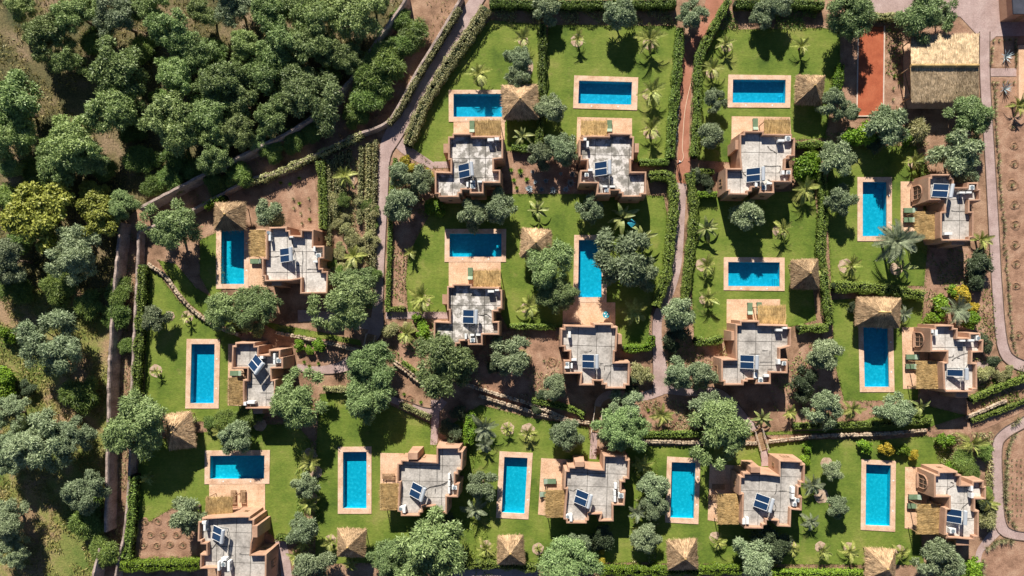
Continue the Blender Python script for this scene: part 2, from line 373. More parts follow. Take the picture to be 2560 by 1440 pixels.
# ------------------------------------------------------------------ places (map units: 16 to the metre, v runs south)
VILLA = {
 'A': dict(o=(1070, 290), name='left villa of top row', peel=1, rot=0, pts=[(365,258),(668,258),(668,295),(1085,295),(1085,335),(1128,335),(1128,640),(990,655),(990,805),(1088,805),(1088,1008),(835,1008),(835,1165),(625,1165),(625,1108),(510,1108),(510,1165),(465,1165),(465,1220),(155,1220),(155,1175),(100,1175),(100,828),(335,835),(335,660),(300,660),(300,305),(365,305)],
   ch=(232,415,300,552), sol=(565,815,5), ac=[(940,360,90,42),(1033,345,65,40),(592,1030,30,75),(670,985,68,28),(672,1055,75,75),(778,985,65,28)],
   perg=(708,72,1095,290), lou=[(625,85,695,245,'S','g')]),
 'B': dict(o=(1410, 290), name='middle villa of top row', peel=1, rot=-2, pts=[(228,350),(282,350),(282,292),(665,298),(665,254),(1015,258),(1015,302),(1056,305),(1046,660),(1010,665),(1010,832),(1240,832),(1240,1180),(1165,1180),(1165,1215),(870,1215),(870,1165),(825,1165),(825,1122),(700,1122),(700,1180),(485,1180),(500,1015),(232,1012),(245,810),(345,805),(345,668),(250,668),(250,612),(222,612)],
   ch=(1048,410,1122,545), sol=(580,785,1), ac=[(315,350,45,40),(355,425,32,90),(395,812,70,32),(340,885,60,55),(615,1058,68,28),(635,1118,58,58),(728,1060,78,30)],
   perg=(255,75,645,275), lou=[(645,75,720,238,'S','g')]),
 'C': dict(o=(1780, 290), name='right villa of top row', peel=2, rot=-1, pts=[(475,222),(780,222),(780,265),(1205,270),(1205,325),(1250,325),(1248,605),(1165,610),(1165,650),(1115,655),(1108,785),(1205,785),(1200,1000),(930,995),(940,1160),(715,1155),(720,1080),(605,1078),(600,1135),(545,1140),(545,1185),(250,1180),(250,1125),(210,1125),(205,780),(432,780),(430,620),(415,620),(415,265),(475,265)],
   ch=(350,360,415,500), sol=(650,880,0), ac=[(1035,370,92,35),(1135,340,80,75),(1062,850,38,60),(1142,850,62,55),(660,1030,35,65),(775,1075,65,70),(858,1010,75,30)],
   perg=(780,60,1170,268), lou=[(608,50,692,210,'S','g')]),
 'D': dict(o=(1060, 670), name='left villa of centre row', peel=1, rot=0, pts=[(425,240),(720,240),(720,280),(1130,285),(1130,322),(1175,325),(1175,610),(1120,615),(1120,655),(1040,655),(1045,800),(1132,800),(1130,1008),(880,1005),(880,1160),(660,1160),(655,1100),(545,1100),(545,1140),(490,1145),(490,1190),(205,1190),(205,1145),(138,1145),(145,795),(375,810),(375,640),(345,640),(345,270),(425,270)],
   ch=(275,395,345,540), sol=(690,730,-2), ac=[(1005,350,90,35),(1095,332,60,25),(628,1025,32,80),(722,1005,62,30),(730,1080,70,65),(815,1000,68,30)],
   perg=(745,40,1150,270), lou=[(655,5,735,170,'S','g')]),
 'E': dict(o=(1370, 770), name='middle villa of centre row', peel=0, rot=-2, pts=[(190,310),(238,310),(238,255),(680,270),(685,230),(975,235),(975,278),(1048,280),(1030,655),(1005,660),(1000,810),(1230,810),(1225,1165),(1165,1165),(1165,1215),(865,1215),(865,1155),(805,1155),(805,1100),(690,1100),(695,1165),(475,1165),(490,990),(245,990),(235,785),(325,780),(325,655),(240,655),(240,585),(185,585)],
   ch=(1035,400,1108,540), sol=(630,800,0), ac=[(322,398,38,92),(390,775,75,32),(285,840,65,60),(285,890,70,30),(355,865,28,75)], perg=None, lou=[]),
 'G': dict(o=(1770, 740), name='right villa of centre row', peel=0, rot=-1, pts=[(480,370),(775,370),(775,420),(1200,430),(1200,470),(1252,470),(1250,760),(1090,800),(1090,950),(1200,950),(1198,1165),(945,1160),(945,1325),(715,1325),(720,1260),(605,1260),(600,1290),(545,1290),(540,1345),(240,1345),(240,1290),(200,1290),(200,945),(420,945),(425,780),(415,780),(415,420),(480,420)],
   ch=(350,530,415,665), sol=(615,990,-1), ac=[(1065,510,92,35),(1152,480,65,28),(1060,985,42,75),(1138,1010,65,58),(708,1190,48,80),(785,1260,68,65),(875,1195,75,35)],
   perg=(745,150,1165,405), lou=[(585,105,672,280,'S','g'),(725,105,810,270,'S','g')]),
 'R1': dict(o=(2240, 410), name='upper villa of right column', peel=0, rot=0, pts=[(520,150),(840,150),(840,200),(870,200),(880,345),(1070,345),(1075,275),(1240,275),(1240,375),(1275,375),(1275,555),(1110,560),(1110,710),(1172,715),(1172,1105),(1115,1110),(1115,1155),(690,1155),(690,1105),(668,1105),(665,715),(730,710),(730,545),(490,545),(490,200),(520,200)],
   ch=(830,1155,1025,1212), sol=(700,400,-10), ac=[(985,430,80,28),(1085,428,80,28),(1128,355,75,68),(778,1045,115,40)], arch=(490,200,490,545),
   perg=(285,715,590,1130), lou=[(135,655,285,740,'E','g'),(135,800,285,880,'E','g')]),
 'R2': dict(o=(2240, 780), name='middle villa of right column', peel=2, rot=0, pts=[(580,195),(870,195),(870,245),(932,245),(932,380),(1100,385),(1100,315),(1272,315),(1272,415),(1318,415),(1312,608),(1155,612),(1150,760),(1222,765),(1225,1165),(1165,1170),(1165,1205),(745,1205),(745,1160),(720,1160),(700,755),(765,750),(765,600),(520,600),(520,245),(580,245)],
   ch=(895,1208,1080,1282), sol=(920,925,0), ac=[(990,430,80,25),(1122,425,85,30),(1225,390,65,75),(597,310,38,90),(540,290,30,50)], arch=(520,245,520,600),
   perg=(310,735,625,1150), lou=[(155,635,330,715,'E','g'),(155,775,320,860,'E','g')]),
 'R3': dict(o=(2240, 1130), name='bottom right corner villa', peel=2, rot=-2, pts=[(635,290),(930,290),(930,340),(985,345),(980,490),(1145,490),(1150,435),(1325,430),(1325,520),(1358,520),(1355,715),(1195,715),(1195,875),(1250,880),(1248,1280),(1185,1285),(1185,1330),(890,1300),(760,1300),(760,1250),(725,1250),(745,850),(800,845),(800,685),(575,685),(575,340),(635,340)],
   ch=(905,1312,1095,1400), sol=(900,965,-2), ac=[(1130,545,35,75),(1135,650,35,75),(845,1180,90,70)], arch=(575,340,575,685),
   perg=(320,780,645,1230), lou=[(185,625,380,725,'E','g'),(185,765,350,855,'E','g')]),
 'F': dict(o=(620, 540), name='villa beside crop rows', peel=2, rot=0, pts=[(315,165),(585,160),(585,210),(630,210),(635,285),(785,290),(785,200),(985,205),(980,445),(1145,445),(1145,640),(1075,645),(1075,780),(1130,780),(1130,830),(1205,830),(1190,1165),(780,1170),(785,950),(625,955),(625,978),(245,985),(245,910),(205,910),(205,625),(262,625),(265,205),(315,205)],
   ch=(355,985,500,1045), sol=(570,585,3), ac=[(312,250,65,60),(332,330,34,85),(1000,495,30,75),(1060,595,80,70),(1015,685,65,28),(655,315,55,22)],
   perg=(45,210,250,605), lou=[(65,640,190,720,'E','g')]),
 'L': dict(o=(540, 820), name='far left villa', peel=0, rot=0, pts=[(285,215),(585,215),(585,270),(645,270),(640,400),(790,400),(790,325),(970,325),(965,440),(1005,440),(1005,610),(835,615),(840,775),(895,775),(885,1215),(440,1215),(440,1160),(400,1155),(400,775),(460,775),(465,615),(230,615),(240,265),(285,265)],
   ch=(560,1212,700,1285), sol=(600,545,-37), ac=[(880,425,32,85),(880,510,32,70),(948,485,70,75),(530,1115,110,40),(440,1135,40,50),(690,440,50,40)],
   perg=(190,745,398,1155), lou=[(230,630,380,730,'E','g')]),
 'BL': dict(o=(470, 1200), name='bottom left corner villa', peel=0, rot=-2, pts=[(205,570),(630,565),(630,540),(935,540),(935,585),(995,590),(990,690),(1035,700),(960,950),(945,1115),(1180,1110),(1170,1560),(430,1560),(430,1335),(175,1335),(180,1110),(270,1110),(270,970),(185,970),(185,925),(140,925),(150,625),(205,620)],
   ch=(960,690,1040,860), sol=(450,815,-8), ac=[(248,635,60,42),(255,712,34,95),(545,1185,80,40),(535,1260,70,70),(465,1290,32,130),(615,1290,40,150)],
   perg=(270,255,670,505), lou=[(635,160,720,340,'S','w'),(780,155,865,335,'S','w')]),
 'M1': dict(o=(940, 1080), name='second villa of bottom row', peel=0, rot=-1, pts=[(370,415),(905,450),(905,225),(1255,230),(1255,285),(1308,290),(1290,575),(1235,575),(1235,640),(1190,640),(1190,775),(1250,775),(1230,985),(1065,980),(1065,1235),(855,1235),(860,1130),(705,1130),(705,1210),(660,1215),(660,1265),(370,1265),(370,1205),(320,1200),(345,770),(310,765),(318,465),(370,465)],
   ch=(478,315,622,412), sol=(620,895,-17), ac=[(1097,665,30,75),(1097,770,30,80),(1097,875,30,85),(1178,830,75,60),(372,1150,65,75),(425,1160,38,100)],
   perg=(70,770,325,1170), lou=[(95,620,270,710,'E','w')]),
 'M2': dict(o=(1340, 1100), name='third villa of bottom row', peel=0, rot=-2, pts=[(480,400),(730,405),(825,430),(1005,440),(1010,225),(1365,235),(1365,290),(1410,295),(1400,590),(1340,590),(1340,640),(1285,640),(1285,770),(1345,770),(1330,990),(1165,985),(1165,1225),(945,1225),(965,1125),(800,1125),(795,1210),(765,1215),(765,1255),(455,1255),(455,1200),(415,1195),(455,745),(415,740),(430,455),(480,455)],
   ch=(585,330,725,402), sol=(705,880,-15), ac=[(1192,690,38,80),(1180,790,34,75),(1182,880,34,90),(1272,830,80,75),(475,1145,55,60),(525,1165,40,105)],
   perg=(145,750,410,1160), lou=[(115,575,300,665,'W','g'),(95,770,200,855,'W','g')]),
 'M3': dict(o=(1780, 1110), name='fourth villa of bottom row', peel=0, rot=-2, pts=[(465,430),(810,440),(1005,465),(1005,240),(1355,255),(1355,300),(1400,300),(1395,590),(1340,590),(1340,650),(1305,655),(1300,790),(1355,790),(1350,1005),(1195,990),(1185,1250),(985,1240),(985,1165),(825,1150),(825,1215),(775,1225),(770,1275),(490,1270),(490,1215),(445,1205),(455,770),(410,770),(415,485),(465,485)],
   ch=(582,350,725,430), sol=(775,880,-15), ac=[(1210,688,50,85),(1208,785,40,75),(1272,840,62,58),(1235,900,55,60),(475,1160,45,80),(528,1150,42,95)],
   perg=(90,745,385,1200), lou=[(5,595,185,690,'E','w'),(-20,755,90,850,'E','w')]),
}
for k, d in VILLA.items():
    ox, oy = d['o']
    d['c'] = (ox + sum(p[0] for p in d['pts'])/len(d['pts'])/6, oy + sum(p[1] for p in d['pts'])/len(d['pts'])/6)

# pools: coping quad, water quad, owner, side the shallow steps are on
POOL = [
 ('A', [(1122,225),(1264,225),(1264,305),(1122,305)], [(1134,235),(1260,235),(1260,292.5),(1134,292.5)], 'E'),
 ('B', [(1435.5,189),(1595.5,194),(1592.5,276),(1432.5,271)], [(1447.5,202),(1580,205.5),(1578,262),(1445.5,259)], 'E'),
 ('C', [(1820.5,187),(1977,189),(1975,270),(1818,269)], [(1832,199),(1964,200),(1963,258),(1831,257)], 'E'),
 ('R1', [(2143,443),(2229,443),(2229,603),(2143,603)], [(2156,455),(2216,455),(2216,590.5),(2156,590.5)], 'N'),
 ('F', [(541,569),(624,569),(622,722),(541,722)], [(554,574),(611,574),(611,710),(553,710)], 'S'),
 ('D', [(1112.5,572.5),(1265.5,572.5),(1265,655),(1111.5,655)], [(1124,584),(1254,584),(1254,642),(1124,642)], 'E'),
 ('E', [(1435.5,587.5),(1518,587.5),(1516,756),(1432.5,756)], [(1447,600),(1505,600),(1504,743),(1445,743)], 'S'),
 ('G', [(1809,643),(1961,644),(1961,727.5),(1808.7,725.5)], [(1820,655),(1949,656),(1949,716),(1820,715)], 'E'),
 ('R2', [(2145,805),(2232,805),(2235.5,980),(2149,980)], [(2157.5,818),(2219,818),(2222.5,967),(2161,967)], 'N'),
 ('L', [(467.5,847),(551,847.5),(547.5,1021),(464,1021)], [(479.5,860),(537.5,860),(535,1008),(476,1008)], 'N'),
 ('BL', [(513,1126),(675.5,1125),(674,1209),(512,1210)], [(526,1139),(662,1138),(661,1197),(525,1197)], 'E'),
 ('M1', [(845.5,1117),(929,1116),(929,1284),(845,1284)], [(858,1129.5),(917,1129),(916.5,1271),(857.5,1270.5)], 'N'),
 ('M2', [(1249,1128),(1332,1132),(1321,1298),(1240,1294)], [(1261,1142),(1319,1144.5),(1311,1284),(1254,1281)], 'N'),
 ('M3', [(1667.5,1141),(1751,1146),(1745.5,1310),(1662.5,1305.5)], [(1679,1155),(1739,1157),(1734,1296),(1675,1294)], 'N'),
 ('R3', [(2153,1148),(2239,1152),(2237,1329),(2151,1324)], [(2164.5,1160),(2227,1163),(2224.5,1315),(2163,1312.5)], 'N'),
]
def W2(pts, z=0): return ccw([tuple(P(u, v, z)[:2]) for u, v in pts])
HOLES = [offset(W2(c), 0.25) for _, c, wq, s in POOL]

def sheet(name, polys, z, mat, holes=HOLES, world=False):
    vs = []; fs = []
    for p in polys:
        q = ccw(p) if world else W2(p)
        fs.append(list(range(len(vs), len(vs)+len(q)))); vs += [Vector(a) for a in q]
    nk = len(fs)
    for h in holes:
        fs.append(list(range(len(vs), len(vs)+len(h)))); vs += [Vector(a) for a in h]
    ov, oe, of, _, _, orig = delaunay_2d_cdt(vs, [], fs, 1, 1e-4)
    keep = [f for f, o in zip(of, orig) if any(i < nk for i in o) and not any(i >= nk for i in o)]
    me = pydata(name, [(p.x, p.y, z) for p in ov], keep, mat)
    o = mobj(name, me); tag(o, kind='structure'); return o

def strip(pts, wd=None):
    """(u,v[,w]) centre line -> polygon in map units"""
    Lf = []; Rt = []
    n = len(pts)
    for i, p in enumerate(pts):
        a = Vector(pts[max(0, i-1)][:2]); b = Vector(pts[min(n-1, i+1)][:2]); d = (b-a).normalized()
        wv = (p[2] if len(p) > 2 else wd)/2
        Lf.append((p[0]-d.y*wv, p[1]+d.x*wv)); Rt.append((p[0]+d.y*wv, p[1]-d.x*wv))
    return Lf + Rt[::-1]

def smooth(pts, n=5):
    out = []
    m = len(pts)
    for i in range(m-1):
        p0 = pts[max(i-1, 0)]; p1 = pts[i]; p2 = pts[i+1]; p3 = pts[min(i+2, m-1)]
        for k in range(n):
            t = k/n
            out.append(tuple(0.5*((2*b)+(-a+c)*t+(2*a-5*b+4*c-d)*t*t+(-a+3*b-3*c+d)*t**3) for a, b, c, d in zip(p0, p1, p2, p3)))
    out.append(tuple(pts[-1])); return out

# ------------------------------------------------------------------ ground sheets
big = [(-900, -700), (900, -700), (900, 700), (-900, 700)]
sheet('ground', [big], 0.0, M['soil'], world=True)
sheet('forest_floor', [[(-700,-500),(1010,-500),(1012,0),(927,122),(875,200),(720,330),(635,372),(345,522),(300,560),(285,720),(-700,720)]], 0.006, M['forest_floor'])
sheet('meadow', [[(-700,720),(285,720),(278,830),(270,1000),(268,1100),(262,1330),(225,1460),(200,1900),(-700,1900)]], 0.006, M['meadow'])
LAWNS = [
 [(1225,50),(1350,62),(1350,372),(1260,378),(1255,420),(1085,420),(1050,385),(1015,370),(1020,350),(1060,275),(1120,190),(1180,100)],
 [(1372,62),(1690,65),(1690,130),(1680,260),(1672,405),(1590,405),(1440,380),(1370,345),(1352,330),(1358,200)],
 [(1795,75),(2060,70),(2100,80),(2100,170),(2080,250),(2062,345),(1985,350),(1985,400),(1815,405),(1745,400),(1750,170)],
 [(1100,500),(1280,485),(1440,485),(1660,490),(1670,560),(1655,680),(1625,790),(1620,870),(1560,872),(1540,820),(1270,820),(1250,780),(1020,780),(1015,700),(1020,640),(1060,560)],
 [(1740,492),(2035,475),(2045,560),(2040,650),(2030,700),(2040,800),(1985,815),(1815,845),(1735,845),(1728,700)],
 [(2075,365),(2290,365),(2310,470),(2320,600),(2310,715),(2078,708),(2065,500)],
 [(2080,750),(2150,745),(2310,745),(2300,830),(2295,1000),(2110,1002),(2085,900)],
 [(372,672),(400,690),(450,755),(500,800),(570,830),(600,845),(612,870),(605,1030),(640,1045),(560,1052),(430,1055),(362,985)],
 [(395,650),(440,660),(490,720),(560,760),(640,830),(590,828),(520,795),(460,750),(425,700)],
 [(500,600),(545,580),(560,720),(530,745),(500,690)],
 [(350,1105),(480,1085),(650,1062),(740,1060),(775,1100),(790,1200),(740,1345),(690,1350),(640,1290),(520,1285),(430,1270),(360,1312),(338,1290)],
 [(800,985),(880,978),(960,1005),(1075,1060),(1082,1110),(1180,1100),(1190,1400),(790,1410),(785,1200)],
 [(1130,1060),(1200,1012),(1330,1045),(1470,1068),(1480,1140),(1600,1112),(1640,1120),(1640,1405),(1160,1410),(1150,1200)],
 [(1610,1115),(1890,1115),(1910,1110),(2060,1098),(2200,1100),(2370,1085),(2378,1165),(2340,1175),(2300,1330),(2310,1412),(1620,1408)],
 [(2280,1005),(2440,1045),(2560,995),(2600,980),(2600,960),(2540,985),(2440,1030),(2300,1075),(1980,1085),(1600,1100),(1600,1090),(1900,1080),(2100,1075)],
 [(640,800),(900,850),(905,865),(830,850),(700,832)],
]
for i, l in enumerate(LAWNS): sheet('lawn', [l], 0.02+0.0005*i, M['lawn'])
BEDS = [
 [(330,1325),(355,1312),(430,1275),(470,1282),(490,1320),(495,1398),(325,1400)],
 [(690,445),(785,405),(795,575),(690,575),(680,520)],
 [(975,400),(1060,400),(1090,500),(1060,560),(1015,650),(1010,800),(972,790)],
 [(940,830),(1090,790),(1095,870),(1060,960),(980,900)],
 [(1280,378),(1440,378),(1445,490),(1280,485)],
 [(1250,830),(1395,820),(1400,960),(1480,1030),(1330,1010),(1170,955),(1200,880)],
 [(2110,60),(2270,60),(2270,330),(2110,300)],
 [(2270,60),(2380,45),(2440,90),(2440,100),(2270,100)],
 [(2480,92),(2560,90),(2700,90),(2700,165),(2472,168),(2472,108)],
 [(2476,195),(2700,195),(2700,905),(2545,905),(2525,870),(2500,600)],
 [(2505,1090),(2560,1050),(2700,1050),(2700,1325),(2520,1325),(2515,1200)],
 [(2455,1390),(2500,1340),(2700,1350),(2700,1700),(2450,1700)],
 [(1600,1000),(1740,1000),(1760,1080),(1600,1085)],
 [(2080,1000),(2330,1000),(2300,1050),(1950,1060),(1920,960),(2010,860),(2070,860)],
 [(780,860),(850,860),(850,910),(742,915),(740,870)],
 [(2300,620),(2480,620),(2490,860),(2440,960),(2320,800)],
 [(1660,760),(1800,870),(1760,990),(1670,960)],
]
for i, l in enumerate(BEDS): sheet('planting_bed', [l], 0.0125+0.0004*i, M['bedsoil'])
PATHS = [
 [(1215,-40,36),(1186,10,34),(1110,130,36),(1050,230,36),(985,335,44),(962,390,30),(958,480,25),(950,640,24),(945,760,26),(942,815,36),(930,845,30)],
 [(985,335,30),(1010,370,26),(1060,402,20),(1085,416,16)],
 [(965,788,18),(1040,788,17),(1125,788,17)],
 [(945,810,30),(880,805,28),(800,790,26),(745,790,30)],
 [(918,888,24),(880,905,32),(845,920,26),(790,925,18),(742,918,18)],
 [(940,985,18),(1000,1005,18),(1075,1030,20),(1110,1000,20)],
 [(1088,1000,22),(1088,1060,19),(1084,1112,17)],
 [(1703,455,27),(1698,560,26),(1690,660,27),(1672,730,26),(1645,790,24),(1643,860,25),(1650,920,36),(1655,985,48)],
 [(1655,975,24),(1600,992,22),(1530,985,20),(1500,1000,18),(1494,1020,16)],
 [(1486,1078,17),(1484,1110,17),(1482,1147,17)],
 [(1660,970,26),(1720,980,20),(1790,980,22),(1830,1010,22),(1870,1055,20),(1890,1072,20)],
 [(1910,1120,18),(1912,1165,18)],
 [(2461,80,26),(2462,200,26),(2473,380,25),(2483,560,26),(2492,720,26),(2505,860,28),(2535,905,28),(2600,925,30)],
 [(2470,181,20),(2600,181,20)],
 [(2620,1020,26),(2560,1055,26),(2510,1085,26),(2492,1120,26),(2494,1220,26),(2500,1310,30),(2540,1338,22),(2640,1342,22)],
 [(2500,1318,26),(2462,1360,20),(2445,1395,15),(2443,1500,15)],
 [(1085,412,16),(1130,412,16)],
 [(2420,918,16),(2490,905,16)],
 [(700,1345,26),(712,1400,26),(720,1470,26)],
]
def kerbs(o, pts, sides):
    pl = [(p[0], p[1]) for p in strip(pts)]; n = len(pts)
    for sd_ in sides:
        line = pl[:n] if sd_ > 0 else pl[n:]
        mb = MB()
        for a, b_ in zip(line, line[1:]):
            A_, B_ = P(*a), P(*b_); d = B_-A_; c = (A_+B_)/2
            mb.box((c.x, c.y, .06), (d.length+.04, .1, .12), math.atan2(d.y, d.x))
        mb.build('kerb', M['edge'], o)
for i, l in enumerate(PATHS):
    sm = smooth(l, 4); o = sheet('path', [strip(sm)], 0.036+0.0006*i, M['path'])
    if i in (0, 4, 5, 7, 10, 12, 14): kerbs(o, sm, (-1, 1) if i in (12, 14) else (1,) if i == 7 else (-1,))
sheet('path', [strip(smooth([(1800,-40,48),(1787,5,46),(1757,90,34),(1724,125,30),(1716,180,27),(1709,360,26),(1710,405,34),(1703,458,27)], 4))], 0.049, M['redpath'])
sheet('forecourt', [[(2150,-60),(2700,-60),(2700,88),(2490,91),(2474,105),(2448,92),(2440,85),(2400,42),(2375,40),(2180,32)]], 0.05, M['path'])
sheet('service_yard', [[(1135,1422),(1345,1422),(1345,1500),(1130,1500)]], 0.052, M['path'])
TERR = [
 [(1134,300),(1262,300),(1262,350),(1134,350)],
 [(1443,293),(1580,296),(1580,345),(1441,362)],
 [(1829,291),(1975,293),(1978,345),(1828,355)],
 [(2251,454),(2310,454),(2305,602),(2251,602)],
 [(615,572),(665,572),(668,718),(615,715)],
 [(1122,650),(1252,650),(1252,725),(1122,725)],
 [(1433,750),(1516,750),(1516,756),(1538,756),(1538,820),(1407,822),(1407,765),(1433,762)],
 [(1816.5,748),(1950,748),(1950,820),(1816,820)],
 [(2254,818),(2320,818),(2320,972),(2257,972)],
 [(571,860),(610,858),(612,1015),(570,1013)],
 [(951,1132),(1010,1133),(1005,1275),(951,1275)],
 [(1353,1145),(1430,1149),(1420,1296),(1345,1286)],
 [(1774,1160),(1870,1165),(1860,1312),(1769,1300)],
 [(2262,1167),(2325,1168),(2320,1328),(2261,1320)],
 [(523.5,1205),(663,1205),(663,1320),(523.5,1320)],
]
for i, l in enumerate(TERR): sheet('terrace', [l], 0.066+0.0004*i, M['terrace'])

# earth track and stone edge of the terrace drop
sheet('earth_track', [strip(smooth([(2640,975,26),(2560,1012,28),(2480,1050,26),(2400,1080,24),(2320,1085,14)], 4))], 0.032, M['bedsoil'])

# clay court
ct = sheet('clay_court', [[(2146,67),(2209,67),(2206,290),(2142,290)]], 0.06, M['court'])
kb = MB()
cq = [P(*q) for q in [(2145,66),(2210,66),(2207,291),(2141,291)]]
for a, b_ in ((1, 2), (2, 3), (3, 0)):
    d = cq[b_]-cq[a]; c = (cq[a]+cq[b_])/2
    kb.box((c.x, c.y, 0.09), (d.length+0.12, 0.16, 0.16), math.atan2(d.y, d.x))
kb.build('kerb', M['kerb'], ct)

# planting circles
def circle(u, v, r, mat='mulch', z=0.055):
    n = 18; c = P(u, v)
    mb = MB()
    ph = rnd.random()*6
    pts = [(c.x+math.cos(2*math.pi*i/n)*r/PX*(1+.08*math.sin(3*i+ph)), c.y+math.sin(2*math.pi*i/n)*r/PX*(1+.08*math.cos(2*i+ph))) for i in range(n)]
    mb.prism(pts, 0.002, z)
    o = mb.build('planting_circle', M[mat]); tag(o, kind='structure'); return o

def ringmound(u, v, r):
    """dug watering ring: a low ring mound"""
    n = 20; c = P(u, v); r = r/PX; mb = MB(); vs = []; fs = []
    prof = [(0.55, .03), (0.72, .04), (.85, .10), (1.0, .08), (1.25, .03)]
    ph = rnd.random()*6
    for j, (k, z) in enumerate(prof):
        for i in range(n):
            t = 2*math.pi*i/n
            q = r*k*(1+.06*math.sin(3*t+ph)); vs.append((c.x+math.cos(t)*q, c.y+math.sin(t)*q, z+rnd.uniform(-.025, .03)))
    for j in range(len(prof)-1):
        for i in range(n):
            fs.append((j*n+i, (j+1)*n+i, (j+1)*n+(i+1) % n, j*n+(i+1) % n))
    fs.append(tuple(range(n)))
    mb.add(vs, fs)
    o = mb.build('planting_ring', M['ring']); tag(o, kind='structure'); return o

# ------------------------------------------------------------------ villas
HZ, RZ = 3.85, 3.1
def clip(poly, x0, x1, y0, y1):
    def cut(pl, ins, inter):
        out = []
        for i in range(len(pl)):
            a, b_ = pl[i-1], pl[i]
            if ins(b_):
                if not ins(a): out.append(inter(a, b_))
                out.append(b_)
            elif ins(a): out.append(inter(a, b_))
        return out
    def ix(c, k):
        def f(a, b_):
            t = (c-a[k])/(b_[k]-a[k]); return (a[0]+(b_[0]-a[0])*t, a[1]+(b_[1]-a[1])*t)
        return f
    for ins, it in ((lambda p: p[0] >= x0, ix(x0, 0)), (lambda p: p[0] <= x1, ix(x1, 0)), (lambda p: p[1] >= y0, ix(y0, 1)), (lambda p: p[1] <= y1, ix(y1, 1))):
        if len(poly) < 3: return []
        poly = cut(poly, ins, it)
    return poly
def area(p): return abs(sum(p[i-1][0]*p[i][1]-p[i][0]*p[i-1][1] for i in range(len(p)))/2)

def window(parent, a, b_, t, wd, z0, z1, out=0.09, lab=None):
    """frame and pane on the wall running a->b (ccw), centre at parameter t"""
    a = Vector(a); b_ = Vector(b_); d = (b_-a).normalized(); nrm = Vector((d.y, -d.x)); c = a+(b_-a)*t
    ang = math.atan2(d.y, d.x)
    f = MB(); zc = (z0+z1)/2; h = z1-z0
    p = c+nrm*out
    for s in (-1, 1): f.box((p.x+d.x*s*wd/2, p.y+d.y*s*wd/2, zc), (.09, .14, h+.09), ang)
    for zz in (z0, z1): f.box((p.x, p.y, zz), (wd-.09, .14, .09), ang)
    f.box((p.x, p.y, zc), (.05, .1, h-.09), ang)
    fo = f.build('window', M['wood'], parent)
    MB().box((p.x-nrm.x*.03, p.y-nrm.y*.03, zc), (wd-.1, .06, h-.1), ang).build('pane', M['window'], fo)

def arch_window(parent, a, b_, base_out):
    a = Vector(a); b_ = Vector(b_); d = (b_-a).normalized(); nrm = Vector((d.y, -d.x)); ln = (b_-a).length
    c = a+(b_-a)*.5
    def pt(s, z, o): return (c.x+d.x*s+nrm.x*o, c.y+d.y*s+nrm.y*o, z)
    W, zb, zs = ln*.31, .5, 1.5
    prof = [(-W, zb), (W, zb), (W, zs)]+[(W*math.cos(t), zs+.95*math.sin(t)) for t in [math.pi*i/10 for i in range(1, 10)]]+[(-W, zs)]
    def o_at(z): return base_out*(1-z/HZ)
    n = len(prof)
    v = [pt(s, z, o_at(z)+.02) for s, z in prof]
    pane = pydata('pane', v, [tuple(range(n))], M['window'])
    f = MB()
    for i in range(n):
        s0, z0 = prof[i]; s1, z1 = prof[(i+1) % n]
        f.tube(pt(s0, z0, o_at(z0)+.06), pt(s1, z1, o_at(z1)+.06), .09, None, 5)
    for k in (-.33, .33): f.tube(pt(W*k, zb, o_at(zb)+.05), pt(W*k, zs+.85, o_at(zs+.85)+.05), .035, None, 5)
    f.tube(pt(-W, zs, o_at(zs)+.05), pt(W, zs, o_at(zs)+.05), .035, None, 5)
    fo = f.build('arch_window', M['earthwall'], parent)
    mobj('pane', pane, fo)
    MB().box(pt(0, zb-.1, o_at(zb)+.15), (2*W+.3, .35, .12), math.atan2(d.y, d.x)).build('sill', M['earthwall'], fo)

STRIP = {'C': [[(835,450),(870,500),(930,530),(970,565)],[(780,745),(880,755),(1010,750),(1035,790),(1005,850)],[(835,955),(890,980)]],
 'R1': [[(830,700),(900,710),(1050,705)]], 'R2': [[(780,680),(850,670),(860,640)],[(840,730),(870,700),(930,670),(990,640),(1090,610)],[(920,690),(960,695)]],
 'R3': [[(765,660),(765,570),(820,530),(870,500)],[(820,455),(850,460),(860,475)],[(1040,1000),(1150,995)]],
 'E': [[(540,660),(620,655),(660,630)],[(850,930),(850,870),(930,865),(960,840)],[(870,1080),(910,1000),(940,940)],[(780,835),(830,835)]],
 'G': [[(620,870),(780,870)],[(780,990),(980,990)],[(810,820),(900,818)],[(930,820),(930,900)],[(900,1100),(980,1095)],[(530,1150),(535,1240)]],
 'F': [[(815,520),(825,640),(810,780),(815,930)],[(890,800),(990,795),(1060,805)],[(310,610),(400,612),(470,600)],[(720,740),(800,745)]],
 'D': [[(890,630),(990,628),(1005,650)],[(700,455),(705,415),(730,405)]], 'A': [[(395,740),(395,690),(520,690),(590,665)]],
 'L': [[(670,972),(840,972)],[(510,750),(600,755)],[(760,1072),(830,1070)]], 'BL': [[(620,970),(615,1110),(680,1130)],[(780,1100),(800,1115),(940,1120)],[(525,1150),(540,1040)]],
 'M1': [[(915,570),(918,770)],[(880,800),(1000,800),(1060,770)],[(890,850),(890,920)]], 'M2': [[(500,745),(560,765),(600,740),(700,745)]], 'M3': [[(970,600),(965,700),(940,760)],[(1050,1190),(1120,1210),(1150,1180)],[(1000,700),(1120,705)]]}
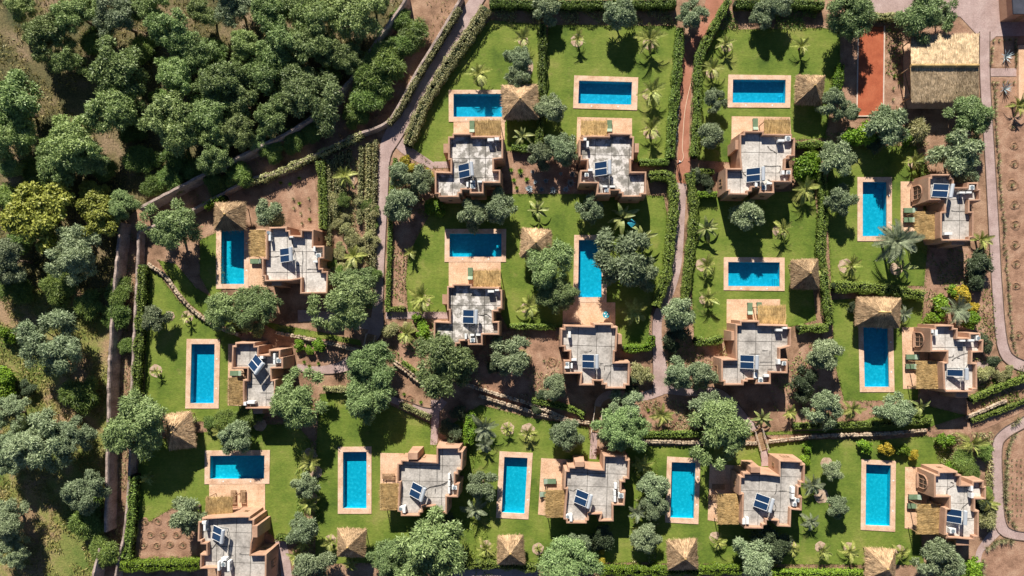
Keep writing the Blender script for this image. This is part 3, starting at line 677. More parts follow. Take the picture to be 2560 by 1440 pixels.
def build_villa(key, d):
    ox, oy = d['o']
    top = clean(ccw([tuple(P(ox+x/6, oy+y/6, HZ)[:2]) for x, y in d['pts']]), .25)
    n = len(top)
    base = offset(top, -0.16); inn = offset(top, 0.27)
    cx = sum(p[0] for p in top)/n; cy = sum(p[1] for p in top)/n
    lab = {'peel': 1}
    root = empty('villa', (0, 0, 0))
    look = ('grey slab roof', 'flaking patchy roof', 'pale slab roof')[d['peel']]
    tag(root, 'flat-roofed earth-coloured villa with %s, %s' % (look, d['name']), 'villa', 'villas of the estate')
    # walls with parapet
    mb = MB(); v = []; f = []
    rj = random.Random(key)
    rings = [(base, -0.05), ([(b[0]*.5+t[0]*.5, b[1]*.5+t[1]*.5) for b, t in zip(base, top)], 1.9), (top, HZ-.08), (offset(top, .07), HZ), (offset(inn, -.05), HZ), (inn, HZ-.06), (inn, RZ-.05)]
    for ring, z in rings:
        for x, y in ring: v.append((x, y, z + (rj.uniform(-.025, .025) if z > 3.5 else 0)))
    for j in range(len(rings)-1):
        for i in range(n): f.append((j*n+i, j*n+(i+1) % n, (j+1)*n+(i+1) % n, (j+1)*n+i))
    mb.add(v, f); mb.build('wall', M['earthwall'], root)
    # roof deck with separate slabs
    rb = MB().prism(offset(inn, -.06), RZ-.12, RZ).build('roof', M['joint'], root)
    a = R(d['rot']); ca, sa = math.cos(-a), math.sin(-a)
    loc = [((x-cx)*ca-(y-cy)*sa, (x-cx)*sa+(y-cy)*ca) for x, y in inn]
    x0 = min(p[0] for p in loc); x1 = max(p[0] for p in loc); y0 = min(p[1] for p in loc); y1 = max(p[1] for p in loc)
    rr = random.Random(key)
    def cuts(a0, a1):
        k = max(2, round((a1-a0)/2.75)); st = (a1-a0)/k
        return [a0]+[a0+st*i+rr.uniform(-.3, .3) for i in range(1, k)]+[a1]
    xs, ys = cuts(x0, x1), cuts(y0, y1)
    g = .035
    for i in range(len(xs)-1):
        for j in range(len(ys)-1):
            c = clip(loc, xs[i]+g, xs[i+1]-g, ys[j]+g, ys[j+1]-g)
            if len(c) < 3 or area(c) < .15: continue
            c = [(x*math.cos(a)-y*math.sin(a)+cx, x*math.sin(a)+y*math.cos(a)+cy) for x, y in c]
            MB().prism(ccw(c), RZ-.03, RZ+.035+rr.uniform(-.006, .006)).build('roof_slab', M[('concrete', 'peeling', 'paleroof')[d['peel']]], rb)
    for ln_ in STRIP.get(key, []):
        v_ = [P(ox+x/6, oy+y/6, RZ+.05) for x, y in smooth(ln_, 4)]; mb = MB()
        for j, (p, q) in enumerate(zip(v_, v_[1:])):
            dd = q-p; c = (p+q)/2; mb.box((c.x, c.y, RZ+.047), (dd.length+.05, .12+.05*math.sin(j*1.7), .03), math.atan2(dd.y, dd.x))
        mb.build('roof_patch', M['patch'], rb)
    # chimney breast
    q = d['ch']; zc = HZ+.25 if key in ('M1', 'M2', 'M3', 'BL') else 3.3
    cp = clean(ccw([tuple(P(ox+x/6, oy+y/6, zc)[:2]) for x, y in ((q[0], q[1]), (q[2], q[1]), (q[2], q[3]), (q[0], q[3]))]), .1)
    bo = offset(cp, -.14)
    mb = MB(); v = [(x, y, -.04) for x, y in bo]+[(x, y, zc) for x, y in cp]
    mb.add(v, [(0, 1, 5, 4), (1, 2, 6, 5), (2, 3, 7, 6), (3, 0, 4, 7), (4, 5, 6, 7)])
    mb.build('chimney', M['earthwall'], root)
    # framed dark panes set on the longer walls
    arch = d.get('arch')
    if arch:
        pa = Vector(P(ox+arch[0]/6, oy+arch[1]/6, HZ)[:2]); pb = Vector(P(ox+arch[2]/6, oy+arch[3]/6, HZ)[:2])
        arch_window(root, pa, pb, .16)
    for i in range(n):
        p, q2 = Vector(top[i]), Vector(top[(i+1) % n]); ln = (q2-p).length
        if arch and min((p-pa).length, (q2-pa).length) < .5 and min((p-pb).length, (q2-pb).length) < .5: continue
        if ln > 3.4: window(root, p, q2, .5, 1.1, .9, 2.2)
        elif ln > 2.2: window(root, p, q2, .5, .5, 1.6, 2.2)
    # rain spouts on the roof edge
    return top

EDGE = {k: build_villa(k, d) for k, d in VILLA.items()}

# ------------------------------------------------------------------ solar water heaters
def heater(key, u, v, deg, one=False):
    p = P(u, v, RZ+.9); o = empty('solar_water_heater', (p.x, p.y, RZ+.03), R(deg))
    tag(o, 'blue solar water heater on the roof of the %s' % VILLA[key]['name'], 'solar heater', 'rooftop solar water heaters')
    tilt = R(-28); Mx = Matrix.Rotation(tilt, 3, 'Y')
    for s in ((0.5, -.5) if not one else (0.1,)):
        c = Vector((-.25, s*1.04, .72))
        fr = MB()
        for yy in (-.49, .49): fr.box(c+Mx @ Vector((0, yy, 0)), (2.02, .05, .09), M=Mx)
        for xx in (-.985, .985): fr.box(c+Mx @ Vector((xx, 0, 0)), (.05, .92, .09), M=Mx)
        f = fr.build('panel', M['white'], o)
        MB().box(c+Mx @ Vector((0, 0, .005)), (1.92, .92, .05), M=Mx).build('glass', M['collector'], f)
    t = MB(); n = 16
    hl = 1.0 if not one else .85
    t.tube((.98, -hl, 1.42), (.98, hl, 1.42), .27, None, 18)
    for s in (-1, 1): t.tube((.98, s*hl, 1.42), (.98, s*(hl+.07), 1.42), .27, .17, 18)
    to = t.build('tank', M['tank'], o)
    s = MB()
    for yy in (-.75, .75):
        s.tube((.98, yy, 0), (.98, yy, 1.2), .03, None, 5); s.tube((.55, yy, 0), (.95, yy, 1.25), .025, None, 5)
        s.tube((-1.1, yy, 0), (-1.1, yy, .28), .03, None, 5); s.tube((-1.1, yy, .03), (.98, yy, .03), .025, None, 5)
    s.tube((.98, -.75, .03), (.98, .75, .03), .025, None, 5)
    s.build('stand', M['grey_metal'], o)
    pp = MB(); q = [(.98, -hl-.05, 1.3), (.9, -hl-.25, .7), (.6, -hl-.3, .06), (.2, -hl-.6, .06)]
    for a, b_ in zip(q, q[1:]): pp.tube(a, b_, .03, None, 5)
    pp.build('pipe', M['white'], o)

for k, d in VILLA.items():
    ox, oy = d['o']; x, y, a = d['sol']; heater(k, ox+x/6, oy+y/6, a, k == 'R2')

# ------------------------------------------------------------------ rooftop cooling units
def ordinal(n):
    ones = ['', 'first', 'second', 'third', 'fourth', 'fifth', 'sixth', 'seventh', 'eighth', 'ninth', 'tenth', 'eleventh', 'twelfth', 'thirteenth', 'fourteenth', 'fifteenth', 'sixteenth', 'seventeenth', 'eighteenth', 'nineteenth']
    if n < 20: return ones[n]
    tens = ['', '', 'twenty', 'thirty', 'forty', 'fifty', 'sixty', 'seventy']
    return (tens[n//10][:-1]+'ieth') if n % 10 == 0 else tens[n//10]+'-'+ones[n % 10]
ORD = ['first', 'second', 'third', 'fourth', 'fifth', 'sixth', 'seventh', 'eighth', 'ninth', 'tenth', 'eleventh', 'twelfth', 'thirteenth', 'fourteenth', 'fifteenth', 'sixteenth', 'seventeenth', 'eighteenth', 'nineteenth', 'twentieth']
def ac_unit(key, i, u, v, wx, wy):
    sq = min(wx, wy) > 50
    h = .55 if sq else .75
    p = P(u, v, RZ+h); w_, d_ = wx/6/PX*.98, wy/6/PX*.98
    o = empty('cooling_unit', (p.x, p.y, RZ+.035))
    tag(o, 'pale %s cooling unit, %s from left on roof of %s' % ('square' if sq else 'slim', ORD[i], VILLA[key]['name']), 'cooling unit', 'rooftop cooling units')
    b_ = MB().box((0, 0, .1+h/2), (w_, d_, h)); b_.box((0, 0, .1+h+.012), (w_*.94, d_*.94, .03))
    body = b_.build('casing', M['white'], o)
    if sq:
        MB().tube((0, 0, .1+h+.03), (0, 0, .1+h+.07), min(w_, d_)*.38, None, 14).build('fan_grille', M['grey_metal'], body)
    else:
        gx = w_ < d_
        a = Vector((w_/2 if gx else 0, 0 if gx else -d_/2, .1+h/2)); n_ = Vector((1, 0, 0)) if gx else Vector((0, -1, 0))
        MB().tube(a, a+n_*.03, h*.38, None, 14).build('fan_grille', M['grey_metal'], body)
    ft = MB()
    for sx in (-1, 1):
        for sy in (-1, 1): ft.box((sx*w_*.38, sy*d_*.38, .05), (.06, .06, .1))
    ft.build('feet', M['dark_metal'], o)
for k, d in VILLA.items():
    ox, oy = d['o']
    for i, (x, y, wx, wy) in enumerate(sorted(d['ac'])): ac_unit(k, i, ox+x/6, oy+y/6, wx, wy)

# hoses and cables lying on the roofs
def cable(name, pts, r, mat, label, cat):
    v = [Vector(p) for p in smooth(pts, 6)]; mb = MB()
    for a, b_ in zip(v, v[1:]): mb.tube(a, b_, r, None, 5, False)
    o = mb.build(name, mat); tag(o, label, cat); return o
for k, pts in {'D': [(800,695),(880,710),(930,690),(1010,745)], 'M1': [(730,890),(800,830),(950,800),(1080,740)], 'R3': [(970,900),(1000,830),(1060,780),(1100,740)], 'F': [(655,330),(670,420),(690,520),(660,600)], 'BL': [(440,915),(400,980),(350,1030),(300,1000)], 'R2': [(1080,780),(1050,830),(1020,870)], 'C': [(450,800),(470,860),(520,900),(530,870)], 'M3': [(930,880),(960,960),(920,1040),(940,1090)]}.items():
    ox, oy = VILLA[k]['o']
    cable('roof_pipe', [tuple(P(ox+x/6, oy+y/6, RZ+.08)) for x, y in pts], .035, M['dark_metal'], 'thin dark pipe lying on the roof of the %s' % VILLA[k]['name'], 'pipe')

# ------------------------------------------------------------------ pools
def quad_ring(outer, inner, z0, z1):
    v = []; f = []
    for q, z in ((outer, z0), (outer, z1), (inner, z1), (inner, z0)):
        v += [(x, y, z) for x, y in q]
    for j in range(3):
        for i in range(4): f.append((j*4+i, j*4+(i+1) % 4, (j+1)*4+(i+1) % 4, (j+1)*4+i))
    return v, f
for k, c, wq, side in POOL:
    oc = W2(c); ow = W2(wq)
    # start both at the south-west corner
    def sw(q):
        i = min(range(4), key=lambda i: q[i][0]+q[i][1]); return q[i:]+q[:i]
    oc, ow = sw(oc), sw(ow)
    root = empty('swimming_pool'); tag(root, 'turquoise rectangular pool with tan stone coping of the %s' % VILLA[k]['name'], 'pool', 'villa swimming pools')
    v, f = quad_ring(oc, ow, -.1, .1)
    mb = MB(); mb.add(v, f); cop = mb.build('coping', M['coping'], root)
    iw = offset(ow, -.002)
    mb = MB(); D = -.92
    mb.add([(x, y, .07) for x, y in iw]+[(x, y, D) for x, y in iw], [(1, 0, 4, 5), (2, 1, 5, 6), (3, 2, 6, 7), (0, 3, 7, 4), (4, 5, 6, 7)])
    bas = mb.build('basin', M['caustic_paint'], root)
    MB().add([], [])
    me = pydata('water', [(x, y, -.05) for x, y in iw], [(0, 1, 2, 3)], M['water']); mobj('water', me, root)
    # steps in a corner: q0=SW,1=SE,2=NE,3=NW
    SWc, SEc, NEc, NWc = [Vector(q) for q in ow]
    if side == 'N': cor, e1, e2 = NEc, (NWc-NEc).normalized(), (SEc-NEc).normalized()
    elif side == 'E': cor, e1, e2 = SEc, (NEc-SEc).normalized(), (SWc-SEc).normalized()
    else: cor, e1, e2 = SEc, (SWc-SEc).normalized(), (NEc-SEc).normalized()
    for s in range(3):
        a = cor+e1*.01; ln = 1.2; dp = .28
        q = [a+e2*(dp*s+.004), a+e1*ln+e2*(dp*s+.004), a+e1*ln+e2*(dp*(s+1)-.002), a+e2*(dp*(s+1)-.002)]
        MB().prism(ccw([tuple(x) for x in q]), D-.01, -.22-.22*s).build('pool_step', M['caustic_paint'], bas)
    # skimmer lids let into the coping
    for t in (.25, .75):
        e = (SEc-NEc) if side != 'E' else (SWc-SEc)
        b0 = NEc if side != 'E' else SEc
        on = Vector((1, 0)) if side != 'E' else Vector((0, -1))
        c0 = b0+e*t+on*.38
        MB().tube((c0.x, c0.y, .1), (c0.x, c0.y, .115), .13, None, 10).build('skimmer_lid', M['white'], cop)
# ------------------------------------------------------------------ loungers
HEADS = {'S': -math.pi/2, 'N': math.pi/2, 'E': 0.0, 'W': math.pi}
def lounger_meshes(kind):
    L_, W_ = 1.95, .78
    fr = MB()
    for s in (-1, 1): fr.box((0, s*(W_/2-.03), .28), (L_, .06, .07))
    for x in (-L_/2+.03, L_/2-.03): fr.box((x, 0, .28), (.06, W_-.12, .07))
    fm = fr.mesh('lounger_frame', M['wood'] if kind == 'w' else M['dark_metal'])
    lg = MB().box((0, 0, .125), (.06, .06, .25)).mesh('lounger_leg', M['wood'] if kind == 'w' else M['dark_metal'])
    parts = [('frame', fm, (0, 0, 0), None)]
    for sx in (-1, 1):
        for sy in (-1, 1): parts.append(('leg', lg, (sx*(L_/2-.12), sy*(W_/2-.05), 0), None))
    if kind == 'g':
        def pad(x0, x1, z):
            b_ = bmesh.new(); bmesh.ops.create_cube(b_, size=1)
            for v in b_.verts: v.co = Vector((v.co.x*(x1-x0), v.co.y*W_, v.co.z*.12))
            bmesh.ops.bevel(b_, geom=b_.edges[:], offset=.035, segments=2, affect='EDGES')
            me = bpy.data.meshes.new('pad'); b_.to_mesh(me); b_.free(); return me
        ma = pad(0, 1.32, 0); ma.materials.append(M['greencloth'])
        bk = pad(0, .62, 0); bk.materials.append(M['paleGreen'])
        parts.append(('mattress', ma, (-.31, 0, .38), None))
        parts.append(('backrest', bk, (.64, 0, .50), (0, R(-22), 0)))
    else:
        sl = MB().box((0, 0, .34), (.09, W_, .035)).mesh('slat', M['wood'])
        for i in range(10): parts.append(('slat', sl, (-L_/2+.08+i*.135, 0, 0), None))
        for i in range(4): parts.append(('backrest_slat', sl, (.46+i*.13, 0, .05+i*.055), None))
    return parts
LP = {'g': lounger_meshes('g'), 'w': lounger_meshes('w')}
for k, d in VILLA.items():
    ox, oy = d['o']
    nl = len(d['lou'])
    for i, (x0, y0, x1, y1, hd, kd) in enumerate(d['lou']):
        p = P(ox+(x0+x1)/12, oy+(y0+y1)/12, .4)
        o = empty('sun_lounger', (p.x, p.y, .07), HEADS[hd])
        which = '' if nl == 1 else (('left ' if i == 0 else 'right ') if hd == 'S' else ('upper ' if i == 0 else 'lower '))
        tag(o, '%s%s sun lounger on the terrace of the %s' % (which, 'green padded' if kd == 'g' else 'slatted wooden', d['name']), 'sun lounger', 'sun loungers on the terraces')
        for nm, me, lc, rt in LP[kd]:
            c = bpy.data.objects.new(nm, me); c.location = lc
            if rt: c.rotation_euler = rt
            link(c, o)

# ------------------------------------------------------------------ thatch
def blades(n, fpos, rs, ln, wd):
    """fpos(rs)->(point, downslope dir, normal); straw quads lying on a slope"""
    V = np.zeros((n, 4, 3))
    for i in range(n):
        p, d, nr = fpos(rs)
        d = (d+Vector((rs.uniform(-.16, .16), rs.uniform(-.16, .16), rs.uniform(-.03, .05)))).normalized()
        s = d.cross(nr).normalized()*wd*rs.uniform(.6, 1.3)/2
        l = ln*rs.uniform(.5, 1.25); q = p+nr*rs.uniform(.005, .05)
        e = q+d*l+nr*rs.uniform(-.01, .035)
        V[i, 0] = q-s; V[i, 1] = q+s; V[i, 2] = e+s*.6; V[i, 3] = e-s*.6
    return V

def hip_thatch(wx, wy, ridge, h, seed, n, top=.16):
    """hipped straw roof: apex ridge along x of length `ridge`"""
    rs = random.Random(seed)
    A = [Vector((-wx/2, -wy/2, 0)), Vector((wx/2, -wy/2, 0)), Vector((wx/2, wy/2, 0)), Vector((-wx/2, wy/2, 0))]
    A = [p_+Vector((rs.uniform(-.12, .12), rs.uniform(-.12, .12), rs.uniform(-.15, .1))) for p_ in A]
    T = [Vector((-ridge/2-.06, -.06, h)), Vector((ridge/2+.06, -.06, h)), Vector((ridge/2+.06, .06, h)), Vector((-ridge/2-.06, .06, h))]
    v = [tuple(p) for p in A+T]+[tuple(p+Vector((0, 0, -.14))) for p in A]
    f = [(0, 1, 5, 4), (1, 2, 6, 5), (2, 3, 7, 6), (3, 0, 4, 7), (4, 5, 6, 7), (8, 9, 1, 0), (9, 10, 2, 1), (10, 11, 3, 2), (11, 8, 0, 3), (11, 10, 9, 8)]
    fac = [(0, 1, 5, 4), (1, 2, 6, 5), (2, 3, 7, 6), (3, 0, 4, 7)]
    PP = A+T; ar = []
    for a, b_, c, d in fac: ar.append(((PP[b_]-PP[a]).length+(PP[c]-PP[d]).length)*(PP[d]-PP[a]).length)
    def fp(r):
        a, b_, c, d = fac[r.choices(range(4), ar)[0]]
        t = r.random()**.62
        t = 1-t
        s = r.random()
        lo = PP[a].lerp(PP[b_], s); hi = PP[d].lerp(PP[c], s)
        nr = (PP[b_]-PP[a]).cross(PP[d]-PP[a]).normalized()
        return lo.lerp(hi, t*.97+.02), (lo-hi).normalized(), nr
    V = blades(n, fp, rs, .55, .045)
    # fringe hanging over the eaves
    E = np.zeros((n//3, 4, 3))
    for i in range(n//3):
        j = rs.randrange(4); a, b_ = A[j], A[(j+1) % 4]; p = a.lerp(b_, rs.random())
        o_ = Vector((b_.y-a.y, a.x-b_.x, 0)).normalized()
        q = p-o_*.1+Vector((0, 0, rs.uniform(-.02, .05))); e = p+o_*rs.uniform(.0, .22)+Vector((0, 0, -rs.uniform(.08, .3)))
        s = (b_-a).normalized()*.03
        E[i] = [q-s, q+s, e+s*.5, e-s*.5]
    return quads_mesh('thatch', np.concatenate([V, E]), [M['straw']], None, (v, f, 0))

def parasol(u0, v0, u1, v1, label, wx=None, ridge=0.0, seed=1, rz=0.0, h=1.75):
    ze = 2.25
    c = P((u0+u1)/2, (v0+v1)/2, ze+.3); k = (CAM_H-ze)/CAM_H/PX
    wx = (u1-u0)*k; wy = (v1-v0)*k
    o = empty('thatched_parasol', (c.x, c.y, 0), rz); tag(o, label, 'parasol', 'thatched garden shelters')
    me = hip_thatch(wx, wy, ridge, h, seed, int(170*wx*wy))
    th = mobj('thatch', me, o, None, (0, 0, ze))
    cap = MB()
    for j in range(3): cap.tube((-ridge/2-.16+.03*j, 0, h-.04+.05*j), (ridge/2+.16-.03*j, 0, h-.04+.05*j), .15-.03*j, None, 8)
    cap.build('ridge_cap', M['reed'], th)
    for sx in (-1, 1):
        for sy in (-1, 1):
            MB().tube((0, 0, 0), (0, 0, ze+.3), .07, .06, 7).build('post', M['wood'], o, (sx*(wx/2-.55), sy*(wy/2-.55), 0))
    b_ = MB()
    for s in (-1, 1): b_.box((0, s*(wy/2-.55), ze+.02), (wx-.8, .1, .12))
    for s in (-1, 1): b_.box((s*(wx/2-.55), 0, ze+.06), (.1, wy-.8, .12))
    b_.build('beam', M['wood'], o)
VN = {k: d['name'] for k, d in VILLA.items()}
PARA = [
 (1258,213,1344,293,'thatched parasol half under a tree beside pool of '+VN['A'],0),
 (1995,188,2060,256,'square thatched parasol right of the pool of '+VN['C'],0),
 (1304,574,1376,645,'square thatched parasol between the pools of the centre row',0),
 (1981,650,2048,720,'square thatched parasol right of the pool of '+VN['G'],0),
 (535,506,609,572,'square thatched parasol over top end of pool of '+VN['F'],0),
 (2147,746,2251,816,'wide ridged thatched shelter over top end of pool of '+VN['R2'],1.6),
 (412,1034,476,1120,'worn thatched parasol between two lawns near the '+VN['L'],0),
 (844,1325,910,1393,'square thatched parasol below the pool of '+VN['M1'],0),
 (1245,1343,1308,1411,'square thatched parasol below the pool of '+VN['M2'],0),
 (1672,1354,1744,1424,'square thatched parasol below the pool of '+VN['M3'],0),
 (2171,1376,2240,1450,'square thatched parasol below the pool of '+VN['R3'],0),
]
for i, (a, b_, c, d, lb, rg) in enumerate(PARA): parasol(a, b_, c, d, lb, ridge=rg, seed=i+3, rz=R([2, -3, -4, 2, 0, -1, 8, -2, 1, 3, -2][i]), h=1.55+.12*(i % 4))

# reed-roofed pergolas beside the villas
def pergola(k, q):
    ox, oy = VILLA[k]['o']; z = 2.55
    a = P(ox+q[0]/6, oy+q[1]/6, z); b_ = P(ox+q[2]/6, oy+q[3]/6, z)
    x0, x1 = a.x, b_.x; y0, y1 = b_.y, a.y
    wx, wy = x1-x0, y1-y0
    o = empty('pergola', ((x0+x1)/2, (y0+y1)/2, 0)); tag(o, 'golden reed-roofed pergola against the wall of the %s' % VILLA[k]['name'], 'pergola', 'reed pergolas beside the villas')
    rs = random.Random('p'+k)
    horiz = wx > wy      # reeds run across the short side
    def fp(r):
        p = Vector((r.uniform(-wx/2, wx/2), r.uniform(-wy/2, wy/2), r.uniform(0, .04)+.03))
        d = Vector((0, 1, 0)) if horiz else Vector((-1, 0, 0))
        return p-d*.3, d, Vector((0, 0, 1))
    V = blades(int(190*wx*wy), fp, rs, .62, .04)
    bx = MB().box((0, 0, -.02), (wx-.04, wy-.04, .08))
    me = quads_mesh('reed_roof', V, [M['reed']], None, ([tuple(p) for p in bx.v], bx.f, 0))
    mobj('reed_roof', me, o, None, (0, 0, z))
    for sx in (-1, 1):
        for sy in (-1, 1): MB().tube((0, 0, 0), (0, 0, z-.12), .07, .06, 7).build('post', M['wood'], o, (sx*(wx/2-.15), sy*(wy/2-.15), .0))
    for s in (-1, 1):
        MB().box((0, 0, z-.11), ((wx if horiz else .1), (.1 if horiz else wy), .1)).build('beam', M['wood'], o, ((0, s*(wy/2-.15), 0) if horiz else (s*(wx/2-.15), 0, 0)))
    for t in (-.25, .0, .25):   # battens tied over the reeds
        MB().box((0, 0, z+.085), ((wx, .035, .03) if horiz else (.035, wy, .03))).build('batten', M['wood'], o, ((0, t*wy*1.3, 0) if horiz else (t*wx*1.3, 0, 0)))
for k, d in VILLA.items():
    if d['perg']: pergola(k, d['perg'])

# large gabled thatched pavilion
def pavilion():
    o = empty('thatched_pavilion', tuple(P(2360, 180))); tag(o, 'large gabled straw-roofed pavilion beside the red clay court', 'pavilion')
    org = P(2360, 180)
    zr, ze = 3.9, 2.7
    def loc(p): return p-org
    us = [2277, 2334, 2391, 2447]
    sl = [(91, 163, 'N'), (247, 165, 'S')]
    rs = random.Random(5)
    for ve, vr, sd_ in sl:
        for i in range(3):
            j = rs.uniform(-1.5, 1.5)
            a = loc(P(us[i]+.5, ve+j, ze)); b_ = loc(P(us[i+1]-.5, ve+j+rs.uniform(-1, 1), ze)); c = loc(P(us[i+1]-.5, vr, zr)); d = loc(P(us[i]+.5, vr, zr))
            quad = [a, b_, c, d]
            nr = (b_-a).cross(d-a).normalized()
            if nr.z < 0: nr = -nr
            def fp(r):
                s = r.random(); t = r.random(); lo = a.lerp(b_, s); hi = d.lerp(c, s)
                return lo.lerp(hi, t), (lo-hi).normalized(), nr
            V = blades(4200, fp, rs, .55, .045)
            v = [tuple(q) for q in quad]+[tuple(q-nr*.18) for q in quad]
            f = [(0, 1, 2, 3), (7, 6, 5, 4), (0, 4, 5, 1), (1, 5, 6, 2), (2, 6, 7, 3), (3, 7, 4, 0)]
            mobj('thatch_panel', quads_mesh('thatch_panel', V, [M['palestraw']], None, (v, f, 0)), o)
    for i in range(3):
        a = loc(P(us[i], 164, zr+.05)); b_ = loc(P(us[i+1]-1, 164, zr+.05)); mb = MB(); mb.tube(a, b_, .26, None, 10); mb.build('ridge_roll', M['reed'], o)
    for u in (2283, 2360, 2438):
        for vv, z in ((97, ze), (240, ze), (164, zr-.2)):
            p = loc(P(u, vv, z)); MB().tube((p.x, p.y, -.1), (p.x, p.y, z-.12), .09, .08, 7).build('post', M['wood'], o)
    for vv in (97, 240):
        a = loc(P(2283, vv, ze)); b_ = loc(P(2438, vv, ze)); MB().tube((a.x, a.y, ze-.18), (b_.x, b_.y, ze-.18), .08, None, 6).build('beam', M['wood'], o)
    fl = MB(); q = [loc(P(u, v)) for u, v in ((2258, 110), (2440, 110), (2440, 272), (2258, 272))]
    fl.prism(ccw([(p.x, p.y) for p in q]), -.1, .14); fl.build('floor', M['terrace'], o)
    for pts in ([(2262,180,2.5),(2278,165,2.9)], [(2262,180,2.5),(2274,232,.2)], [(2258,245,2.2),(2276,232,2.6)], [(2260,243,2.2),(2272,290,.1)]):
        a, b_ = [loc(P(*x)) for x in pts]; MB().tube(a, b_, .045, None, 6).build('strut', M['dark_metal'], o)
pavilion()

# ------------------------------------------------------------------ earth walls and dry stone walls
def earth_wall(pts, wd, h, label, rough=.12, split=3.2):
    """tall earth wall built of rammed lifts, one child block for each length"""
    v = [P(u, vv, h) for u, vv in smooth(pts, 6)]
    root = empty('earth_wall', (0, 0, 0)); tag(root, label, 'wall', 'rammed earth boundary walls')
    # resample
    acc = [0]
    for a, b_ in zip(v, v[1:]): acc.append(acc[-1]+(b_-a).length)
    n = max(2, int(acc[-1]/split)); rs = random.Random(label)
    def at(s):
        for i in range(len(acc)-1):
            if acc[i+1] >= s or i == len(acc)-2:
                t = (s-acc[i])/max(1e-6, acc[i+1]-acc[i]); return v[i].lerp(v[i+1], t), (v[i+1]-v[i]).normalized()
    for i in range(n):
        mb = MB(); vs = []; fs = []; m = 4
        for j in range(m+1):
            p, d = at(acc[-1]*(i+j/m)/n); nn = Vector((-d.y, d.x, 0))
            hh = h+rs.uniform(-.1, .1) if 0 < j < m else h
            w0 = wd/2*1.25; w1 = wd/2*rs.uniform(.85, 1.05) if 0 < j < m else wd/2*.95
            for s, z, ww in ((-1, -.05, w0), (-1, hh*.9, w1), (-.6, hh, w1), (.6, hh, w1), (1, hh*.9, w1), (1, -.05, w0)):
                q = p+nn*s*ww; vs.append((q.x, q.y, z))
        for j in range(m):
            for k in range(5): a = j*6+k; fs.append((a, a+6, a+7, a+1))
        fs.append((5, 4, 3, 2, 1, 0)); fs.append(tuple(m*6+k for k in range(6)))
        mb.add(vs, fs); mb.build('wall_block', M['rammed'], root)
earth_wall([(1018,-12),(1012,0),(927,122),(875,200)], .6, 2.2, 'upper stretch of the long diagonal earth wall along the wood')
earth_wall([(875,200),(800,275),(720,330),(635,372),(480,450),(347,521)], .6, 2.2, 'lower stretch of the long diagonal earth wall along the wood')
earth_wall([(1155,-10),(1090,100),(1035,190),(990,275),(960,310),(900,333)], .5, 1.2, 'low earth wall with ivy beside the path at the top')
earth_wall([(900,333),(850,355),(700,430),(625,447),(530,498),(450,540),(380,566),(345,580)], .5, 1.2, 'low earth wall with ivy running down to the wall corner')
earth_wall([(300,556),(292,640),(284,720),(277,830),(271,950),(268,1100),(263,1330)], .6, 2.0, 'tall earth wall running down beside the left wood')
earth_wall([(248,1372),(236,1420),(230,1460)], .55, 2.0, 'short broken earth wall piece at the bottom left')
earth_wall([(345,582),(341,700),(333,850),(327,1000),(322,1180),(310,1330),(295,1400),(285,1460)], .5, 1.3, 'low ivy-covered earth wall right of the tall left wall')

STONES = []
for i in range(5):
    rs = random.Random(i); bm = bmesh.new(); bmesh.ops.create_icosphere(bm, subdivisions=1, radius=.5)
    for vv in bm.verts: vv.co = Vector((vv.co.x*1.15, vv.co.y*.85, vv.co.z*.75))*rs.uniform(.82, 1.15)
    me = bpy.data.meshes.new('stone'); bm.to_mesh(me); bm.free(); me.materials.append(M['stone']); STONES.append(me)
def stone_wall(pts, label, h=.6, wd=.5, step=.42):
    v = [P(u, vv, h) for u, vv in smooth(pts, 6)]
    root = empty('dry_stone_wall', (0, 0, 0)); tag(root, label, 'wall', 'dry stone terrace walls')
    rs = random.Random(label); acc = 0; cnt = 0
    core = MB()
    for a, b_ in zip(v, v[1:]):
        d = b_-a; c = (a+b_)/2; core.box((c.x, c.y, h*.36), (d.length+.05, wd*.6, h*.72), math.atan2(d.y, d.x))
    core.build('rubble_core', M['bedsoil'], root)
    rest = []
    for a, b_ in zip(v, v[1:]):
        d = b_-a; ln = d.length; d.normalize(); nn = Vector((-d.y, d.x, 0)); s = 0
        while s < ln:
            for row in (-1, 1):
                p = a+d*(s+rs.uniform(-.08, .08))+nn*row*wd*.27
                for zz in ((h*.86,) if cnt > 290 else (h*.86, h*.4) if row < 0 and rs.random() < .5 else (h*.86,)):
                    q = bpy.data.objects.new('stone', rs.choice(STONES))
                    q.location = (p.x+(nn*row*.1).x*(zz < h*.5), p.y+(nn*row*.1).y*(zz < h*.5), zz+rs.uniform(-.08, .05)); q.rotation_euler = (rs.uniform(-.3, .3), rs.uniform(-.3, .3), math.atan2(d.y, d.x)+rs.uniform(-.4, .4))
                    sc = rs.uniform(.6, 1.2)*.5; q.scale = (sc, sc, sc); link(q, root); cnt += 1
            s += step*rs.uniform(.85, 1.2)
stone_wall([(372,662),(410,688),(445,735),(485,778),(540,815),(600,838)], 'pale curving dry stone wall across the lawn at the left', .55)
stone_wall([(690,832),(760,845),(830,860),(905,878)], 'dry stone wall above the far left villa leading to the footbridge')
stone_wall([(985,905),(1010,922),(1050,955)], 'thick pale stone wall between two big trees right of the footbridge', .6, .9)
stone_wall([(1150,955),(1230,982),(1330,1012),(1440,1058)], 'dry stone wall along the terrace drop below the middle centre villa', .6)
stone_wall([(1200,990),(1290,1018),(1380,1043),(1475,1058)], 'lower dry stone edge above the lawn of the third bottom villa', .5)
stone_wall([(1600,1103),(1700,1106),(1800,1108),(1895,1108)], 'dry stone edge above the pool of the fourth bottom villa', .5)
stone_wall([(1925,1104),(2060,1090),(2200,1085),(2320,1075)], 'dry stone edge right of the small bridge at lower right', .5)
